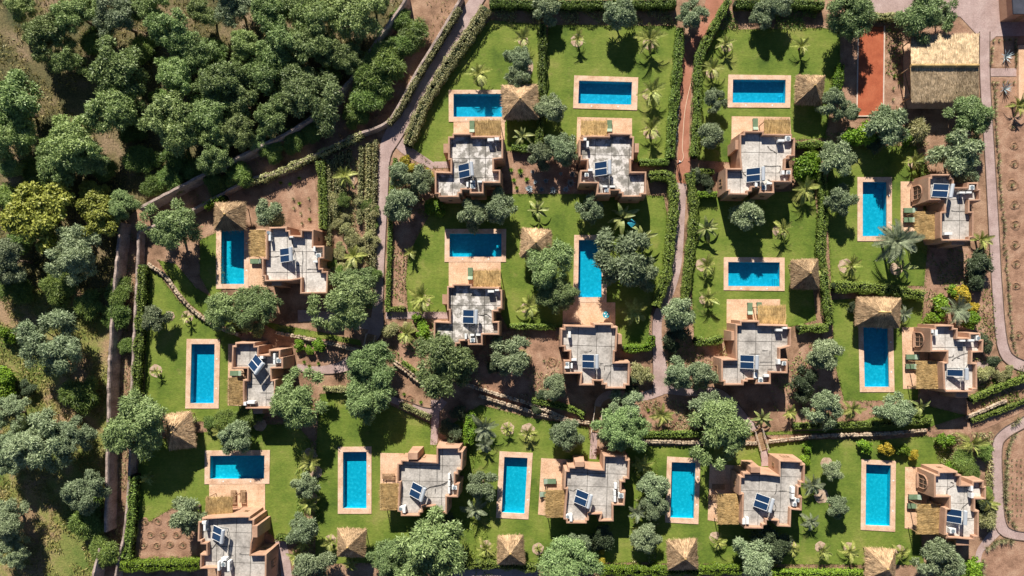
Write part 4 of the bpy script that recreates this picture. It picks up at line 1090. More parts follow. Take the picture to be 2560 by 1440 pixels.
stone_wall([(2420,1042),(2470,1022),(2520,1000)], 'pale stone edge of the grass strip near the earth track', .5)

# footbridges
def footbridge(a, b_, wd, label):
    A_, B_ = P(*a), P(*b_); d = B_-A_; ln = d.length; ang = math.atan2(d.y, d.x)
    o = empty('footbridge', ((A_.x+B_.x)/2, (A_.y+B_.y)/2, .09), ang); tag(o, label, 'footbridge', 'timber footbridges')
    n = max(6, int(ln/.3)); me = MB().box((0, 0, .05), (ln/n-.03, wd, .06)).mesh('plank', M['wood'])
    for i in range(n): q = mobj('plank', me, o); q.location = (-ln/2+(i+.5)*ln/n, 0, 0)
    for s in (-1, 1):
        r = MB(); r.tube((-ln/2, s*wd/2, .95), (ln/2, s*wd/2, .95), .045, None, 6)
        for t in (-.48, 0, .48): r.tube((t*ln, s*wd/2, 0), (t*ln, s*wd/2, .95), .04, None, 6)
        r.tube((-ln/2, s*wd/2, .5), (ln/2, s*wd/2, .5), .03, None, 6)
        r.build('railing', M['kerb'], o)
footbridge((931,836), (919,892), 1.4, 'timber footbridge with railings between the two left path ends')
footbridge((1496,1016), (1487,1080), 1.2, 'narrow timber footbridge below the middle centre villa')
footbridge((1892,1072), (1908,1125), 1.2, 'small timber footbridge above the fourth villa of the bottom row')

# hose and person watering on the red path
cable('garden_hose', [tuple(P(u, v, .08)) for u, v in [(1742,150),(1735,180),(1722,230),(1712,280),(1708,330),(1706,372),(1709,392),(1704,404),(1699,407)]], .055, M['hose'], 'pale hose lying along the red path', 'hose')

def person():
    c = P(1697, 409, .9); c.z = .06
    vs = [(0, 0, .95), (0, 0, 1.2), (0, .02, 1.42), (0, .03, 1.52), (0, .05, 1.64),
          (-.1, 0, .9), (-.12, -.03, .5), (-.13, .02, .09), (-.13, .16, .05),
          (.1, 0, .9), (.13, .06, .5), (.13, .02, .09), (.13, .16, .05),
          (-.19, .02, 1.4), (-.26, 0, 1.14), (-.27, .1, .92), (-.27, .13, .84),
          (.19, .02, 1.4), (.27, .12, 1.16), (.25, .36, 1.1), (.25, .44, 1.1)]
    rad = [.15, .14, .13, .06, .1, .1, .07, .05, .045, .1, .07, .05, .045, .06, .048, .036, .032, .06, .048, .036, .032]
    ed = [(0, 1), (1, 2), (2, 3), (3, 4), (0, 5), (5, 6), (6, 7), (7, 8), (0, 9), (9, 10), (10, 11), (11, 12), (2, 13), (13, 14), (14, 15), (15, 16), (2, 17), (17, 18), (18, 19), (19, 20)]
    def fing(base, dr, side, up):
        for j in range(4):
            s = Vector(side)*(j-1.5)*.02; a = Vector(vs[base])+s+Vector(dr)*.03; b_ = a+Vector(dr)*(.05+.01*(j in (1, 2)))+Vector(up)*.015; e = b_+Vector(dr)*.02+Vector(up)*.035
            i0 = len(vs); vs.extend([tuple(a), tuple(b_), tuple(e)]); rad.extend([.009]*3); ed.extend([(base, i0), (i0, i0+1), (i0+1, i0+2)])
        a = Vector(vs[base])-Vector(side)*.035; b_ = a+Vector(dr)*.03-Vector(side)*.015
        i0 = len(vs); vs.extend([tuple(a), tuple(b_)]); rad.extend([.01]*2); ed.extend([(base, i0), (i0, i0+1)])
    fing(16, (0, .3, -.9), (0, 1, 0), (.3, .3, 0)); fing(20, (0, 1, 0), (1, 0, 0), (0, 0, -1))
    me = bpy.data.meshes.new('body'); me.from_pydata(vs, ed, []); me.update(); me.materials.append(M['cloth'])
    root = empty('person', tuple(c), R(20)); tag(root, 'person in dark clothes and pale cap holding a hose on the red path', 'person')
    o = mobj('body', me, root)
    mdf = o.modifiers.new('skin', 'SKIN'); mdf.use_smooth_shade = True
    sv = me.skin_vertices[0].data if len(me.skin_vertices) else None
    if sv is None:
        bm = bmesh.new(); bm.from_mesh(me); lay = bm.verts.layers.skin.verify(); bm.to_mesh(me); bm.free(); sv = me.skin_vertices[0].data
    for i, r_ in enumerate(rad): sv[i].radius = (r_, r_)
    sv[0].use_root = True
    o.modifiers.new('sub', 'SUBSURF').render_levels = 1
    cp = bmesh.new(); bmesh.ops.create_uvsphere(cp, u_segments=14, v_segments=8, radius=.13)
    for vv in cp.verts: vv.co = Vector((vv.co.x, vv.co.y*1.1, max(0, vv.co.z)*.8))
    m2 = bpy.data.meshes.new('cap'); cp.to_mesh(m2); cp.free(); m2.materials.append(M['whitecloth']); q = mobj('cap', m2, root); q.location = (0, .06, 1.67)
    MB().box((0, .22, 1.68), (.18, .12, .02)).build('cap_peak', M['whitecloth'], root)
    hd = MB().tube((0, .12, 1.6), (0, .15, 1.58), .02, .012, 6).build('nose', M['skin'], root)
person()

# teal table and square shade
def round_table():
    p = P(1515, 787, .75); o = empty('round_table', (p.x, p.y, .07)); tag(o, 'round turquoise glass-topped table on the terrace of the middle centre villa', 'table')
    MB().tube((0, 0, .7), (0, 0, .73), .52, None, 24).build('table_top', M['turq'], o)
    MB().tube((0, 0, 0), (0, 0, .69), .05, None, 8).build('pedestal', M['dark_metal'], o)
    MB().tube((0, 0, 0), (0, 0, .03), .28, None, 14).build('foot', M['dark_metal'], o)
    for i in range(3):
        t = i*2.1+.4; MB().tube((math.cos(t)*.28, math.sin(t)*.28, .735), (math.cos(t)*.28, math.sin(t)*.28, .78), .13, .1, 10).build('dish', M['white'], o)
round_table()
def square_table():
    p = P(1579, 558, 2.2); o = empty('square_parasol', (p.x, p.y, 0), R(45)); tag(o, 'bright blue square parasol in the shade below the middle top villa', 'parasol')
    z = 2.35; w_ = .48
    me = pydata('canopy', [(-w_, -w_, z-.14), (w_, -w_, z-.14), (w_, w_, z-.14), (-w_, w_, z-.14), (0, 0, z)], [(0, 1, 4), (1, 2, 4), (2, 3, 4), (3, 0, 4), (3, 2, 1, 0)], M['turq'])
    mobj('canopy', me, o); MB().tube((0, 0, 0), (0, 0, z-.1), .03, None, 6).build('pole', M['white'], o)
    MB().box((0, 0, .05), (.45, .45, .1)).build('base', M['dark_metal'], o)
square_table()

# building at the upper right edge, mostly outside the frame
def edge_building():
    o = empty('service_building', tuple(P(2600, -20))); tag(o, 'dark-roofed building cut off at the top right corner', 'building')
    org = P(2600, -20); q = [P(u, v, 3.0)-org for u, v in ((2532,-60),(2760,-60),(2760,30),(2538,30))]
    mb = MB(); mb.prism(ccw([(p.x, p.y) for p in q]), -.05, 2.85); mb.build('wall', M['earthwall'], o)
    mb = MB(); mb.prism(ccw(offset(ccw([(p.x, p.y) for p in q]), -.3)), 2.86, 3.05); mb.build('roof', M['asphalt'], o)
    a = q[3]; MB().box((a.x+2.2, a.y+.02, 1.1), (1.0, .12, 2.1)).build('door', M['wood'], o)
edge_building()
def pale_building():
    o = empty('pale_building', tuple(P(2570, 185))); tag(o, 'pale-walled building slab at the right edge between cactus beds', 'building')
    org = P(2570, 185); q = [P(u, v, .5)-org for u, v in ((2547,113),(2700,113),(2700,252),(2547,252))]
    mb = MB(); mb.prism(ccw([(p.x, p.y) for p in q]), -.05, .5); mb.build('plinth', M['terrace'], o)
    MB().box((org.x*0+(q[0].x+6), (q[0].y+q[3].y)/2, 1.9), (6, 7, 2.8)).build('wall', M['earthwall'], o)
pale_building()
# ------------------------------------------------------------------ vegetation
def rdirs(n, rg):
    v = rg.normal(size=(n, 3)); return v/np.linalg.norm(v, axis=1, keepdims=True)
def leaves(pos, nrm, ln, wd, rg, jit=.5, lift=.35):
    """rhombic leaves whose faces follow nrm"""
    n = len(pos)
    out = nrm/(np.linalg.norm(nrm, axis=1, keepdims=True)+1e-9)
    nn = out+rdirs(n, rg)*jit; nn /= np.linalg.norm(nn, axis=1, keepdims=True)+1e-9
    ax = np.cross(nn, rdirs(n, rg)); ax /= np.linalg.norm(ax, axis=1, keepdims=True)+1e-9
    sd = np.cross(nn, ax)
    ax = ax+out*lift*rg.uniform(0, 1.6, (n, 1)); ax /= np.linalg.norm(ax, axis=1, keepdims=True)+1e-9
    l = (ln*rg.uniform(.6, 1.3, n))[:, None]; w_ = (wd*rg.uniform(.7, 1.3, n))[:, None]
    V = np.stack([pos, pos+ax*l*.45+sd*w_/2, pos+ax*l, pos+ax*l*.45-sd*w_/2], 1)
    return V
def crown(seed, lobes=7, clumps=34, nleaf=110, ln=.15, wd=.055, cr=(.17, .28), hz=.72, spread=.6, spiky=.7):
    rg = np.random.default_rng(seed)
    ld = rdirs(lobes, rg); ld[:, 2] = np.abs(ld[:, 2])*.9-.15
    lc = ld*rg.uniform(.3, .62, (lobes, 1)); lr = rg.uniform(.3, .46, lobes)
    out = []
    for i in range(clumps):
        j = rg.integers(lobes)
        d = rdirs(1, rg)[0]; d[2] = abs(d[2])*1.0-.25 if rg.random() < .8 else d[2]
        c = lc[j]+d*lr[j]*rg.uniform(.6, 1.0)
        r_ = rg.uniform(*cr)
        n = int(nleaf*(r_/np.mean(cr))**2)
        dd = rdirs(n, rg); dd[:, 2] = np.where(dd[:, 2] < -.3, -dd[:, 2], dd[:, 2])
        pos = c+dd*r_*rg.uniform(.45, 1.0, (n, 1))*np.array([1, 1, .85])
        cd = pos/(np.linalg.norm(pos, axis=1, keepdims=True)+1e-6)
        out.append(leaves(pos, dd*.8+cd*.35, ln, wd, rg, .75-.4*spiky+.2, spiky*.8))
    V = np.concatenate(out)
    V[:, :, 2] *= hz
    m = np.percentile(np.abs(V[:, :, :2]), 97.5)
    V /= m
    return V
def trunk_mesh(seed, nl=6):
    rs = random.Random(seed); mb = MB()
    p = Vector((0, 0, 0)); r = .085
    pts = [p]
    for i in range(3):
        q = p+Vector((rs.uniform(-.06, .06), rs.uniform(-.06, .06), .2)); mb.tube(p, q, r, r*.85, 7, i == 0); p = q; r *= .85
    for i in range(nl):
        t = i*2*math.pi/nl+rs.uniform(-.3, .3); a = p; rr = r*.7
        for k in range(3):
            b_ = a+Vector((math.cos(t)*.22, math.sin(t)*.22, .17+.05*k*rs.uniform(0, 1)))+Vector((rs.uniform(-.06, .06),)*3)
            mb.tube(a, b_, rr, rr*.6, 5, False); a = b_; rr *= .6
    return mb.mesh('trunk', M['bark'])
TRUNK = [trunk_mesh(i) for i in range(4)]
def mk(nm, mat, seeds, **kw): return [quads_mesh(nm, crown(s, **kw), [M[mat]]) for s in seeds]
CR = {
 'olive_s': mk('crown', 'leaf_olive', range(10, 15), lobes=7, clumps=38, nleaf=330, ln=.13, wd=.038, cr=(.15, .27), hz=.85, spiky=.85),
 'olive_l': mk('crown', 'leaf_tree', range(20, 25), lobes=10, clumps=78, nleaf=270, ln=.085, wd=.025, cr=(.11, .2), hz=.78),
 'forest': mk('crown', 'leaf_forest', range(30, 36), lobes=10, clumps=78, nleaf=250, ln=.085, wd=.028, cr=(.11, .2), hz=.85),
 'forestg': mk('crown', 'leaf_olive', range(36, 40), lobes=10, clumps=78, nleaf=260, ln=.085, wd=.025, cr=(.11, .2), hz=.85),
 'lime': mk('crown', 'leaf_lime', range(40, 42), lobes=9, clumps=80, nleaf=160, ln=.075, wd=.05, cr=(.1, .18), hz=.7),
 'acacia': mk('crown', 'leaf_acacia', range(50, 54), lobes=7, clumps=44, nleaf=230, ln=.2, wd=.03, cr=(.16, .27), hz=.6, spiky=.9),
 'bright': mk('crown', 'leaf_bright', range(60, 63), lobes=6, clumps=28, nleaf=120, ln=.16, wd=.11, cr=(.2, .32), hz=.75),
 'yellow': mk('crown', 'leaf_yellow', range(64, 66), lobes=6, clumps=28, nleaf=130, ln=.13, wd=.09, cr=(.2, .32), hz=.7),
 'dark': mk('crown', 'leaf_dark', range(67, 70), lobes=6, clumps=32, nleaf=180, ln=.12, wd=.05, cr=(.2, .3), hz=.75),
 'crop': mk('crown', 'leaf_crop', range(71, 74), lobes=6, clumps=26, nleaf=130, ln=.26, wd=.05, cr=(.2, .32), hz=.7, spiky=.9),
}
KIND = {'olive_s': ('grey-green olive tree', 'tree'), 'olive_l': ('spreading grey-green tree', 'tree'), 'forest': ('dense dark green tree', 'tree'), 'forestg': ('silvery green tree', 'tree'),
        'lime': ('yellow-green broad-leaved tree', 'tree'), 'acacia': ('feathery green shrub', 'shrub'), 'bright': ('bright green rounded shrub', 'shrub'), 'yellow': ('yellow-flowering shrub', 'shrub'),
        'dark': ('dark green bush', 'shrub'), 'crop': ('pale straw-green bush', 'shrub'), 'palm': ('young feathery palm', 'palm'), 'palmgrey': ('grey-green feathery palm', 'palm'), 'banana': ('broad-leaved banana palm', 'palm'), 'agave': ('blue-grey agave rosette', 'agave')}
MARK = [(d['c'][0], d['c'][1], d['name']) for d in VILLA.values()]
MARK += [(sum(q[0] for q in c)/4, sum(q[1] for q in c)/4, 'pool of '+VILLA[k]['name']) for k, c, w_, s in POOL]
MARK += [(0, 0, 'the top left photo corner'), (0, 720, 'the middle of the left photo edge'), (0, 1440, 'the bottom left photo corner'), (330, 545, 'the corner where earth walls meet'), (927, 122, 'the upper diagonal earth wall'), (520, 0, 'top photo edge'),
         (640, 250, 'the middle of the wood'), (250, 300, 'the left part of the wood'), (2175, 180, 'the red clay court'), (2360, 170, 'the straw-roofed pavilion'), (2490, 650, 'the right-hand path'), (880, 480, 'the crop rows'), (410, 1345, 'the seedling bed'), (1700, 450, 'the middle path bend'),
         (960, 560, 'the long left path'), (930, 865, 'the left footbridge'), (1490, 1050, 'the narrow middle footbridge'), (1900, 1100, 'the small right footbridge'), (1640, 1440, 'the bottom hedge'), (2500, 1300, 'the lower right path junction'), (1360, 430, 'the agave bed of the top row')]
PEND = {}
def pend(o, phrase, u, v):
    best = min(MARK, key=lambda m_: (m_[0]-u)**2+(m_[1]-v)**2)
    dx, dy = u-best[0], v-best[1]; a = math.degrees(math.atan2(-dy, dx)) % 360
    dr = ['right of', 'above', 'left of', 'below'][int(((a+45) % 360)//90)]
    PEND.setdefault((phrase, dr, best[2]), []).append((math.hypot(dx, dy), o))
def settle():
    for (ph, dr, mk_), l in PEND.items():
        l.sort(key=lambda t: t[0])
        for i, (_, o) in enumerate(l):
            if len(l) == 1: o['label'] = '%s %s %s' % (ph, dr, mk_)
            elif i == 0: o['label'] = '%s %s %s, the nearest' % (ph, dr, mk_)
            else: o['label'] = '%s %s %s, %s nearest' % (ph, dr, mk_, ORD[i])
def size_word(r): return 'small' if r < 27 else 'large' if r > 52 else 'medium'
def tree(u, v, r, kind, zc=None, group='garden trees'):
    Rm = r/PX
    shrub = KIND[kind][1] == 'shrub'
    if zc is None: zc = Rm*.5 if shrub else (Rm*.62+.45)
    p = P(u, v, zc)
    o = empty({'tree': 'tree', 'shrub': 'shrub'}[KIND[kind][1]], (p.x, p.y, 0))
    tag(o, None, KIND[kind][1], group); pend(o, size_word(r)+' '+KIND[kind][0], u, v)
    c = bpy.data.objects.new('crown', rnd.choice(CR[kind])); s = Rm*.95
    c.location = (0, 0, zc); c.scale = (s*rnd.uniform(.93, 1.07), s*rnd.uniform(.93, 1.07), s); c.rotation_euler = (0, 0, rnd.uniform(0, 6.28)); link(c, o)
    t = bpy.data.objects.new('trunk', rnd.choice(TRUNK)); t.rotation_euler = (0, 0, rnd.uniform(0, 6.28))
    t.scale = (Rm*.9, Rm*.9, (zc+Rm*.35)/1.2); link(t, o)
    return o
WOOD = [(195,38,52),(125,95,56),(172,152,42),(305,55,56,'g'),(447,80,55),(312,190,66),(442,190,52),(275,300,66),(427,315,66),(560,212,55),(615,250,48),(45,272,62),(22,345,56),(182,372,66),(592,25,46,'g'),(618,115,42),
 (690,60,56),(702,125,50),(780,130,52),(790,50,52),(740,15,42),(890,50,60),(930,12,40),(664,195,52),(795,250,74,'o'),(690,285,52),(655,350,30,'o'),(25,405,36),(160,405,52),(225,400,46),(310,512,38,'o'),(185,632,62,'g'),(38,650,56,'g'),
 (370,20,45),(520,40,40),(500,130,48),(520,290,50),(550,330,42),(600,330,40),(740,210,45),(860,140,42),(540,395,38),(60,20,30)]
for t in WOOD:
    k = {'g': 'forestg', 'o': 'olive_l'}.get(t[3] if len(t) > 3 else '', 'forest')
    tree(t[0], t[1], t[2], k, t[2]/PX*.5+.4 if t[0] > 600 and t[1] > 180 else t[2]/PX*.68+.7, 'trees of the wood')
for t in [(135,852,70),(102,1100,66),(38,1130,52),(30,1035,42),(185,1095,50),(215,1222,52),(20,1300,48),(30,1375,38)]:
    tree(t[0], t[1], t[2], 'forestg', t[2]/PX*.66+.6, 'trees of the wood')
for t in [(105,545,78,'lime'),(245,535,52,'lime'),(240,480,32,'lime')]: tree(t[0], t[1], t[2], t[3], t[2]/PX*.55+.6, 'trees of the wood')
for t in [(1035,85,34),(1005,55,26),(965,165,44),(1000,120,34),(935,205,44),(918,245,40),(890,290,30),(430,452,34),(540,455,30),(602,440,34),(385,465,28),(480,430,25),(735,350,30),(680,380,26),(780,330,28),(300,735,32),(300,788,32),(322,868,20),(220,1305,36),(265,1378,36),(200,985,44),(235,1270,25),(60,600,28),(150,720,36),(40,720,40),(230,760,30),(500,300,30),(330,330,30),(360,120,30),(240,110,32),(110,470,30),(20,500,34),(350,400,34),(440,400,34),(260,420,28),(400,250,26),(540,130,28),(80,420,28),(620,180,28),(830,190,26)]:
    tree(t[0], t[1], t[2], 'acacia', None, 'shrubs along the earth walls')
GARDEN = [(430,568,62,'olive_l'),(395,803,32,'olive_s'),(575,775,50,'olive_l',1.9),(645,770,52,'olive_l',1.9),(345,1058,72,'olive_l'),(480,1275,46,'olive_s'),(590,1088,40,'olive_s'),
 (860,765,70,'olive_l'),(890,710,42,'olive_l'),(750,992,62,'olive_l'),(935,915,56,'olive_l'),(925,988,52,'olive_l'),(1110,915,70,'olive_l'),(1275,888,50,'olive_s'),
 (678,530,34,'olive_s'),(1005,440,30,'olive_s'),(1042,455,40,'olive_s'),(1012,515,40,'olive_s'),(1175,540,38,'olive_s'),(1250,520,36,'olive_s'),
 (1360,32,36,'olive_s'),(1543,36,38,'olive_s'),(1728,38,34,'olive_s'),(1298,150,28,'olive_s'),(1302,195,32,'olive_s'),(1375,275,33,'olive_s'),(1787,252,28,'olive_s'),(1768,345,33,'olive_s'),(1908,38,30,'olive_s'),(1935,15,34,'olive_s'),
 (2115,35,62,'olive_l'),(2310,42,56,'olive_l'),(2352,50,26,'olive_s'),(2080,262,36,'olive_s'),(2117,282,24,'olive_s'),(2215,330,52,'olive_s'),(2412,310,54,'olive_l'),
 (1345,395,36,'olive_s'),(1407,375,36,'olive_s'),(1475,525,33,'olive_s'),(1375,660,56,'olive_l'),(1392,735,44,'olive_l'),(1548,645,64,'olive_s'),(1597,690,42,'olive_s'),(1870,547,38,'olive_s'),
 (2095,408,42,'olive_s'),(2108,500,36,'olive_s'),(2385,378,56,'olive_s'),(2405,428,34,'olive_s'),
 (1700,780,40,'olive_s'),(1705,930,40,'olive_s'),(1755,938,34,'olive_s'),(1555,1065,56,'olive_l'),(1560,1015,42,'olive_s'),(1530,1080,30,'olive_s'),(1380,970,30,'olive_s'),(1795,1082,72,'olive_l'),(1760,1030,44,'olive_s'),
 (2065,885,38,'olive_s'),(2058,1022,44,'olive_s'),(2235,1025,36,'olive_s'),
 (758,1212,34,'olive_s'),(760,1320,34,'olive_s'),(785,1412,40,'olive_s'),(1205,1210,36,'olive_s'),(1085,1375,86,'olive_l'),(985,1390,48,'olive_l'),(1412,1090,36,'olive_s'),(1637,1212,34,'olive_s'),(1640,1262,32,'olive_s'),(1610,1348,33,'olive_s'),(1425,1398,62,'olive_l'),(1442,1355,34,'olive_s'),(1882,1392,44,'olive_s'),
 (2085,1178,26,'olive_s'),(2085,1270,28,'olive_s'),(2338,1395,50,'olive_s'),(2370,1405,32,'olive_s')]
for t in GARDEN: tree(*t)
SHR = [(2170,1112,21,'bright'),(2216,1117,19,'yellow'),(2258,1118,20,'bright'),(2284,1135,15,'yellow'),(2012,1116,16,'bright'),(2007,1142,20,'bright'),(2340,765,26,'bright'),(2352,795,20,'bright'),(2400,745,26,'yellow'),(2430,775,17,'yellow'),(2330,805,22,'bright'),(2375,730,18,'bright'),(2425,800,20,'bright'),(2130,765,16,'dark'),(2450,670,32,'dark'),(2450,640,24,'dark'),(2445,700,26,'dark'),
 (1685,840,30,'dark'),(1678,870,20,'dark'),(2010,950,32,'dark'),(2000,985,24,'dark'),(2010,420,34,'bright'),(2000,445,24,'bright'),(2020,400,24,'bright'),(1015,405,14,'yellow'),(1030,418,12,'yellow'),(1073,438,18,'yellow'),(1085,515,22,'bright'),(1100,540,14,'bright'),(1505,1348,0,'dark'),
 (1510,1330,32,'dark'),(1500,1365,18,'dark'),(1503,1378,10,'yellow'),(1506,1402,10,'yellow'),(1940,1400,14,'yellow'),(1925,1350,40,'dark'),(1950,1380,26,'dark'),(1115,1300,26,'dark'),(70,968,19,'dark'),(45,1000,14,'dark'),(20,945,26,'bright'),(15,985,24,'bright'),(30,830,28,'bright'),
 (790,868,20,'bright'),(750,862,14,'bright'),(770,880,14,'bright'),(2360,1110,24,'bright'),(2400,1150,26,'acacia'),(2420,1180,26,'acacia'),(2380,1180,24,'bright'),(2455,1130,20,'acacia'),(2460,1230,16,'acacia'),(2465,1290,26,'crop'),(2450,1270,24,'dark'),(2430,1420,24,'bright'),(2400,1430,22,'bright'),(1600,935,28,'crop'),(1575,960,22,'dark'),(1850,940,0,'dark'),
 (1020,820,16,'crop'),(975,825,18,'crop'),(1050,815,18,'bright'),(1060,830,18,'bright'),(1040,800,14,'bright'),(2190,355,26,'dark'),(2130,330,32,'bright'),(2165,340,26,'bright'),(2120,350,22,'dark'),(2290,330,26,'crop'),(2270,340,22,'bright'),(1750,440,20,'dark'),(1770,460,18,'dark'),(1765,480,14,'dark'),(2455,860,22,'dark'),(2475,900,18,'dark'),(2460,930,20,'crop'),(2500,940,16,'crop'),(2520,925,14,'crop'),(1350,985,18,'dark'),(1340,1020,14,'dark'),(1310,895,20,'crop'),(1240,920,20,'dark'),(620,1040,26,'acacia'),(560,1050,24,'acacia'),(530,1058,20,'acacia'),(590,1052,20,'acacia'),(640,1035,18,'acacia'),(470,1055,18,'crop'),(1120,1060,24,'dark'),(1130,1090,26,'dark'),(1140,1030,22,'dark'),(1170,1050,20,'bright'),(1168,1085,22,'bright'),(1160,1110,16,'bright')]
for t in SHR:
    if t[2] > 0: tree(t[0], t[1], t[2], t[3], None, 'garden shrubs')
# crop patch bushes
rs = random.Random(11)
for i in range(46):
    u, v = rs.uniform(828, 940), rs.uniform(480, 690)
    tree(u, v, rs.uniform(9, 17), rs.choice(['crop', 'crop', 'acacia']), None, 'bushes of the crop patch')

# ------------------------------------------------------------------ palms
def frond_mesh(kind):
    V = []; rg = np.random.default_rng(4)
    def rach(t): return np.array([t, 0, .8*t-.95*t*t])
    n = 19
    if kind == 'banana':
        q = []
        for i in range(8):
            t0, t1 = .12+.88*i/8, .12+.88*(i+1)/8
            w0, w1 = [.13*math.sin(math.pi*min(.97, max(.04, (t-.1)/.92)))**.6 for t in (t0, t1)]
            a, b_ = rach(t0), rach(t1)
            for s in (-1, 1): V.append([a, b_, b_+np.array([0, s*w1, .03]), a+np.array([0, s*w0, .03])])
    else:
        for i in range(n):
            t = .15+.83*i/(n-1); L_ = .25*math.sin(math.pi*(.16+.78*t))**.8; a = rach(t)
            for s in (-1, 1):
                d = np.array([.62, s*.78, .12+.1*rg.random()]); d = d/np.linalg.norm(d)*L_; w_ = np.array([.016, -s*.01, 0])*1.25
                V.append([a-w_, a+w_, a+d+w_*.3, a+d-w_*.3])
    for i in range(6):
        a, b_ = rach(i/6), rach((i+1)/6); w_ = np.array([0, .018, 0])
        V.append([a-w_, b_-w_*.8, b_+w_*.8, a+w_])
    return quads_mesh('frond', np.array(V), [M[{'palm': 'leaf_palm', 'palmgrey': 'leaf_palmgrey', 'banana': 'leaf_banana'}[kind]]])
FROND = {k: frond_mesh(k) for k in ('palm', 'palmgrey', 'banana')}
PT = MB().tube((0, 0, 0), (0, 0, .5), 1.15, .95, 9).tube((0, 0, .5), (0, 0, 1), .95, 1.2, 9).mesh('palm_trunk', M['bark'])
def palm(u, v, r, kind='palm', h=None, ring=None, nf=None):
    h = (.5+r*.017) if h is None else h
    p = P(u, v, h+.3); o = empty('palm', (p.x, p.y, 0)); tag(o, None, 'palm', 'garden palms'); pend(o, size_word(r*1.6)+' '+KIND[kind][0], u, v)
    t = bpy.data.objects.new('trunk', PT); t.scale = (.13+r*.0016, .13+r*.0016, h); link(t, o)
    n = nf or (9 if kind == 'banana' else 13)
    for i in range(n):
        f = bpy.data.objects.new('frond', FROND[kind]); s = r/PX*1.22*rnd.uniform(.75, 1.2)
        f.location = (0, 0, h); f.rotation_euler = (rnd.uniform(-.15, .15), rnd.uniform(-.55, .3) if i % 3 else rnd.uniform(-1.0, -.5), i*2.399+rnd.uniform(-.25, .25)); f.scale = (s, s, s); link(f, o)
    if ring: circle(u+ring[0], v+ring[1], ring[2])
PALMS = [(1307,95,22,'palm',(0,6,13)),(1445,97,19,'palm',(-2,5,16)),(1625,98,32,'palm',(-2,10,16)),(1630,228,27,'palm',(-10,8,14)),(1626,322,26,'palm',(0,8,18)),(1815,108,21,'palm',(2,8,14)),(1780,172,23,'palm',(-2,10,14)),(2005,115,20,'palm',None),(1197,183,27,'palm',None),(1305,340,24,'banana',None),
 (1055,745,30,'palm',(5,8,16)),(1323,765,26,'palm',(-10,5,12)),(1343,525,24,'banana',None),(1555,543,34,'banana',None),(1605,595,30,'banana',None),(1765,570,28,'banana',None),(1957,572,24,'palm',(-12,5,14)),(1767,665,23,'palm',(-12,-3,16)),(1770,745,22,'palm',(-10,4,12)),(1585,778,30,'palm',None),(2012,472,28,'palm',(0,10,16)),
 (2047,672,20,'palm',None),(2128,665,22,'palm',(-15,0,18)),(2255,672,26,'banana',(-15,0,16)),(2285,402,20,'palm',(0,5,16)),(1655,1037,22,'palm',None),(1905,1045,24,'banana',None),(2130,1022,24,'palm',None),(2392,772,32,'palmgrey',None),(2430,1108,30,'palm',None),(1210,1068,30,'palmgrey',None),(1212,1110,22,'palmgrey',None),(1269,1074,14,'palm',(0,-2,17)),(1320,1082,18,'palm',(0,-6,18)),
 (1187,1273,28,'palmgrey',None),(1215,1372,22,'palm',(0,-8,14)),(1345,1372,10,'palm',(0,0,15)),(825,1355,18,'palm',(2,-5,14)),(877,1410,16,'palm',None),(1605,1162,22,'palm',None),(1592,1280,20,'palmgrey',None),(1795,1355,18,'palm',(-8,-12,14)),(2030,1212,24,'palmgrey',None),(2028,1303,20,'palmgrey',None),(1982,1372,18,'palm',(-8,-10,16)),(2057,1377,20,'palm',(-6,-10,14)),(2127,1380,20,'palm',(-4,-10,15)),(2255,1382,18,'palm',(-6,-8,12)),
 (465,793,13,'palm',(4,-2,15)),(390,930,12,'palm',(0,-3,16)),(862,440,26,'palm',(12,10,14)),(885,640,24,'palm',(12,10,14)),(1025,630,16,'palm',None),(2452,598,22,'palm',None),(775,1150,24,'palm',(0,-12,18)),(775,1255,22,'palm',(2,-8,18)),(370,1195,15,'palm',None),(1015,832,22,'palm',None),(2300,1015,22,'banana',None),(1975,1030,18,'palm',None),(2270,1062,0,'palm',None),(2390,1225,0,'palm',None),(2260,785,20,'palmgrey',None),(1150,1165,0,'palm',None),(555,1075,20,'palm',None),(1300,560,0,'palm',None),(2465,1255,24,'palm',None),(1360,1070,0,'palm',None),(760,1355,18,'palm',None),(740,1390,18,'palm',None),(2545,262,22,'palm',None),(2462,1385,0,'palm',None)]
for u, v, r, k, ring in PALMS:
    if r: palm(u, v, r, k, None, ring)
palm(2240, 603, 42, 'palmgrey', 3.4, None, 30)

# ------------------------------------------------------------------ small rosettes
def rosette(seed, n, ln, wd, up, mat):
    rg = np.random.default_rng(seed); V = []
    for i in range(n):
        t = i*2.399; e = up*(.3+.9*((i+.5)/n)); c, s = math.cos(t), math.sin(t)
        d = np.array([c*math.cos(e), s*math.cos(e), math.sin(e)]); sd = np.array([-s, c, 0])*wd/2; l = ln*rg.uniform(.75, 1.1)
        b_ = np.array([c, s, 0])*.03
        m1 = b_+d*l*.5+np.array([0, 0, .03])
        V.append([b_-sd*.6, b_+sd*.6, m1+sd, m1-sd]); V.append([m1-sd, m1+sd, b_+d*l*np.array([1, 1, .8])+sd*.1, b_+d*l*np.array([1, 1, .8])-sd*.1])
    return quads_mesh('rosette', np.array(V), [M[mat]])
AG = [rosette(i, 40, .95, .16, 1.35, 'leaf_agave') for i in range(3)]
AGG = [rosette(i+5, 36, .95, .14, 1.35, 'leaf_bright') for i in range(2)]
SP = [rosette(i+9, 30, 1.0, .08, 1.3, 'leaf_spiky') for i in range(3)]
CACT = [rosette(i+19, 18, 1.0, .1, 1.1, 'leaf_agave') for i in range(2)]
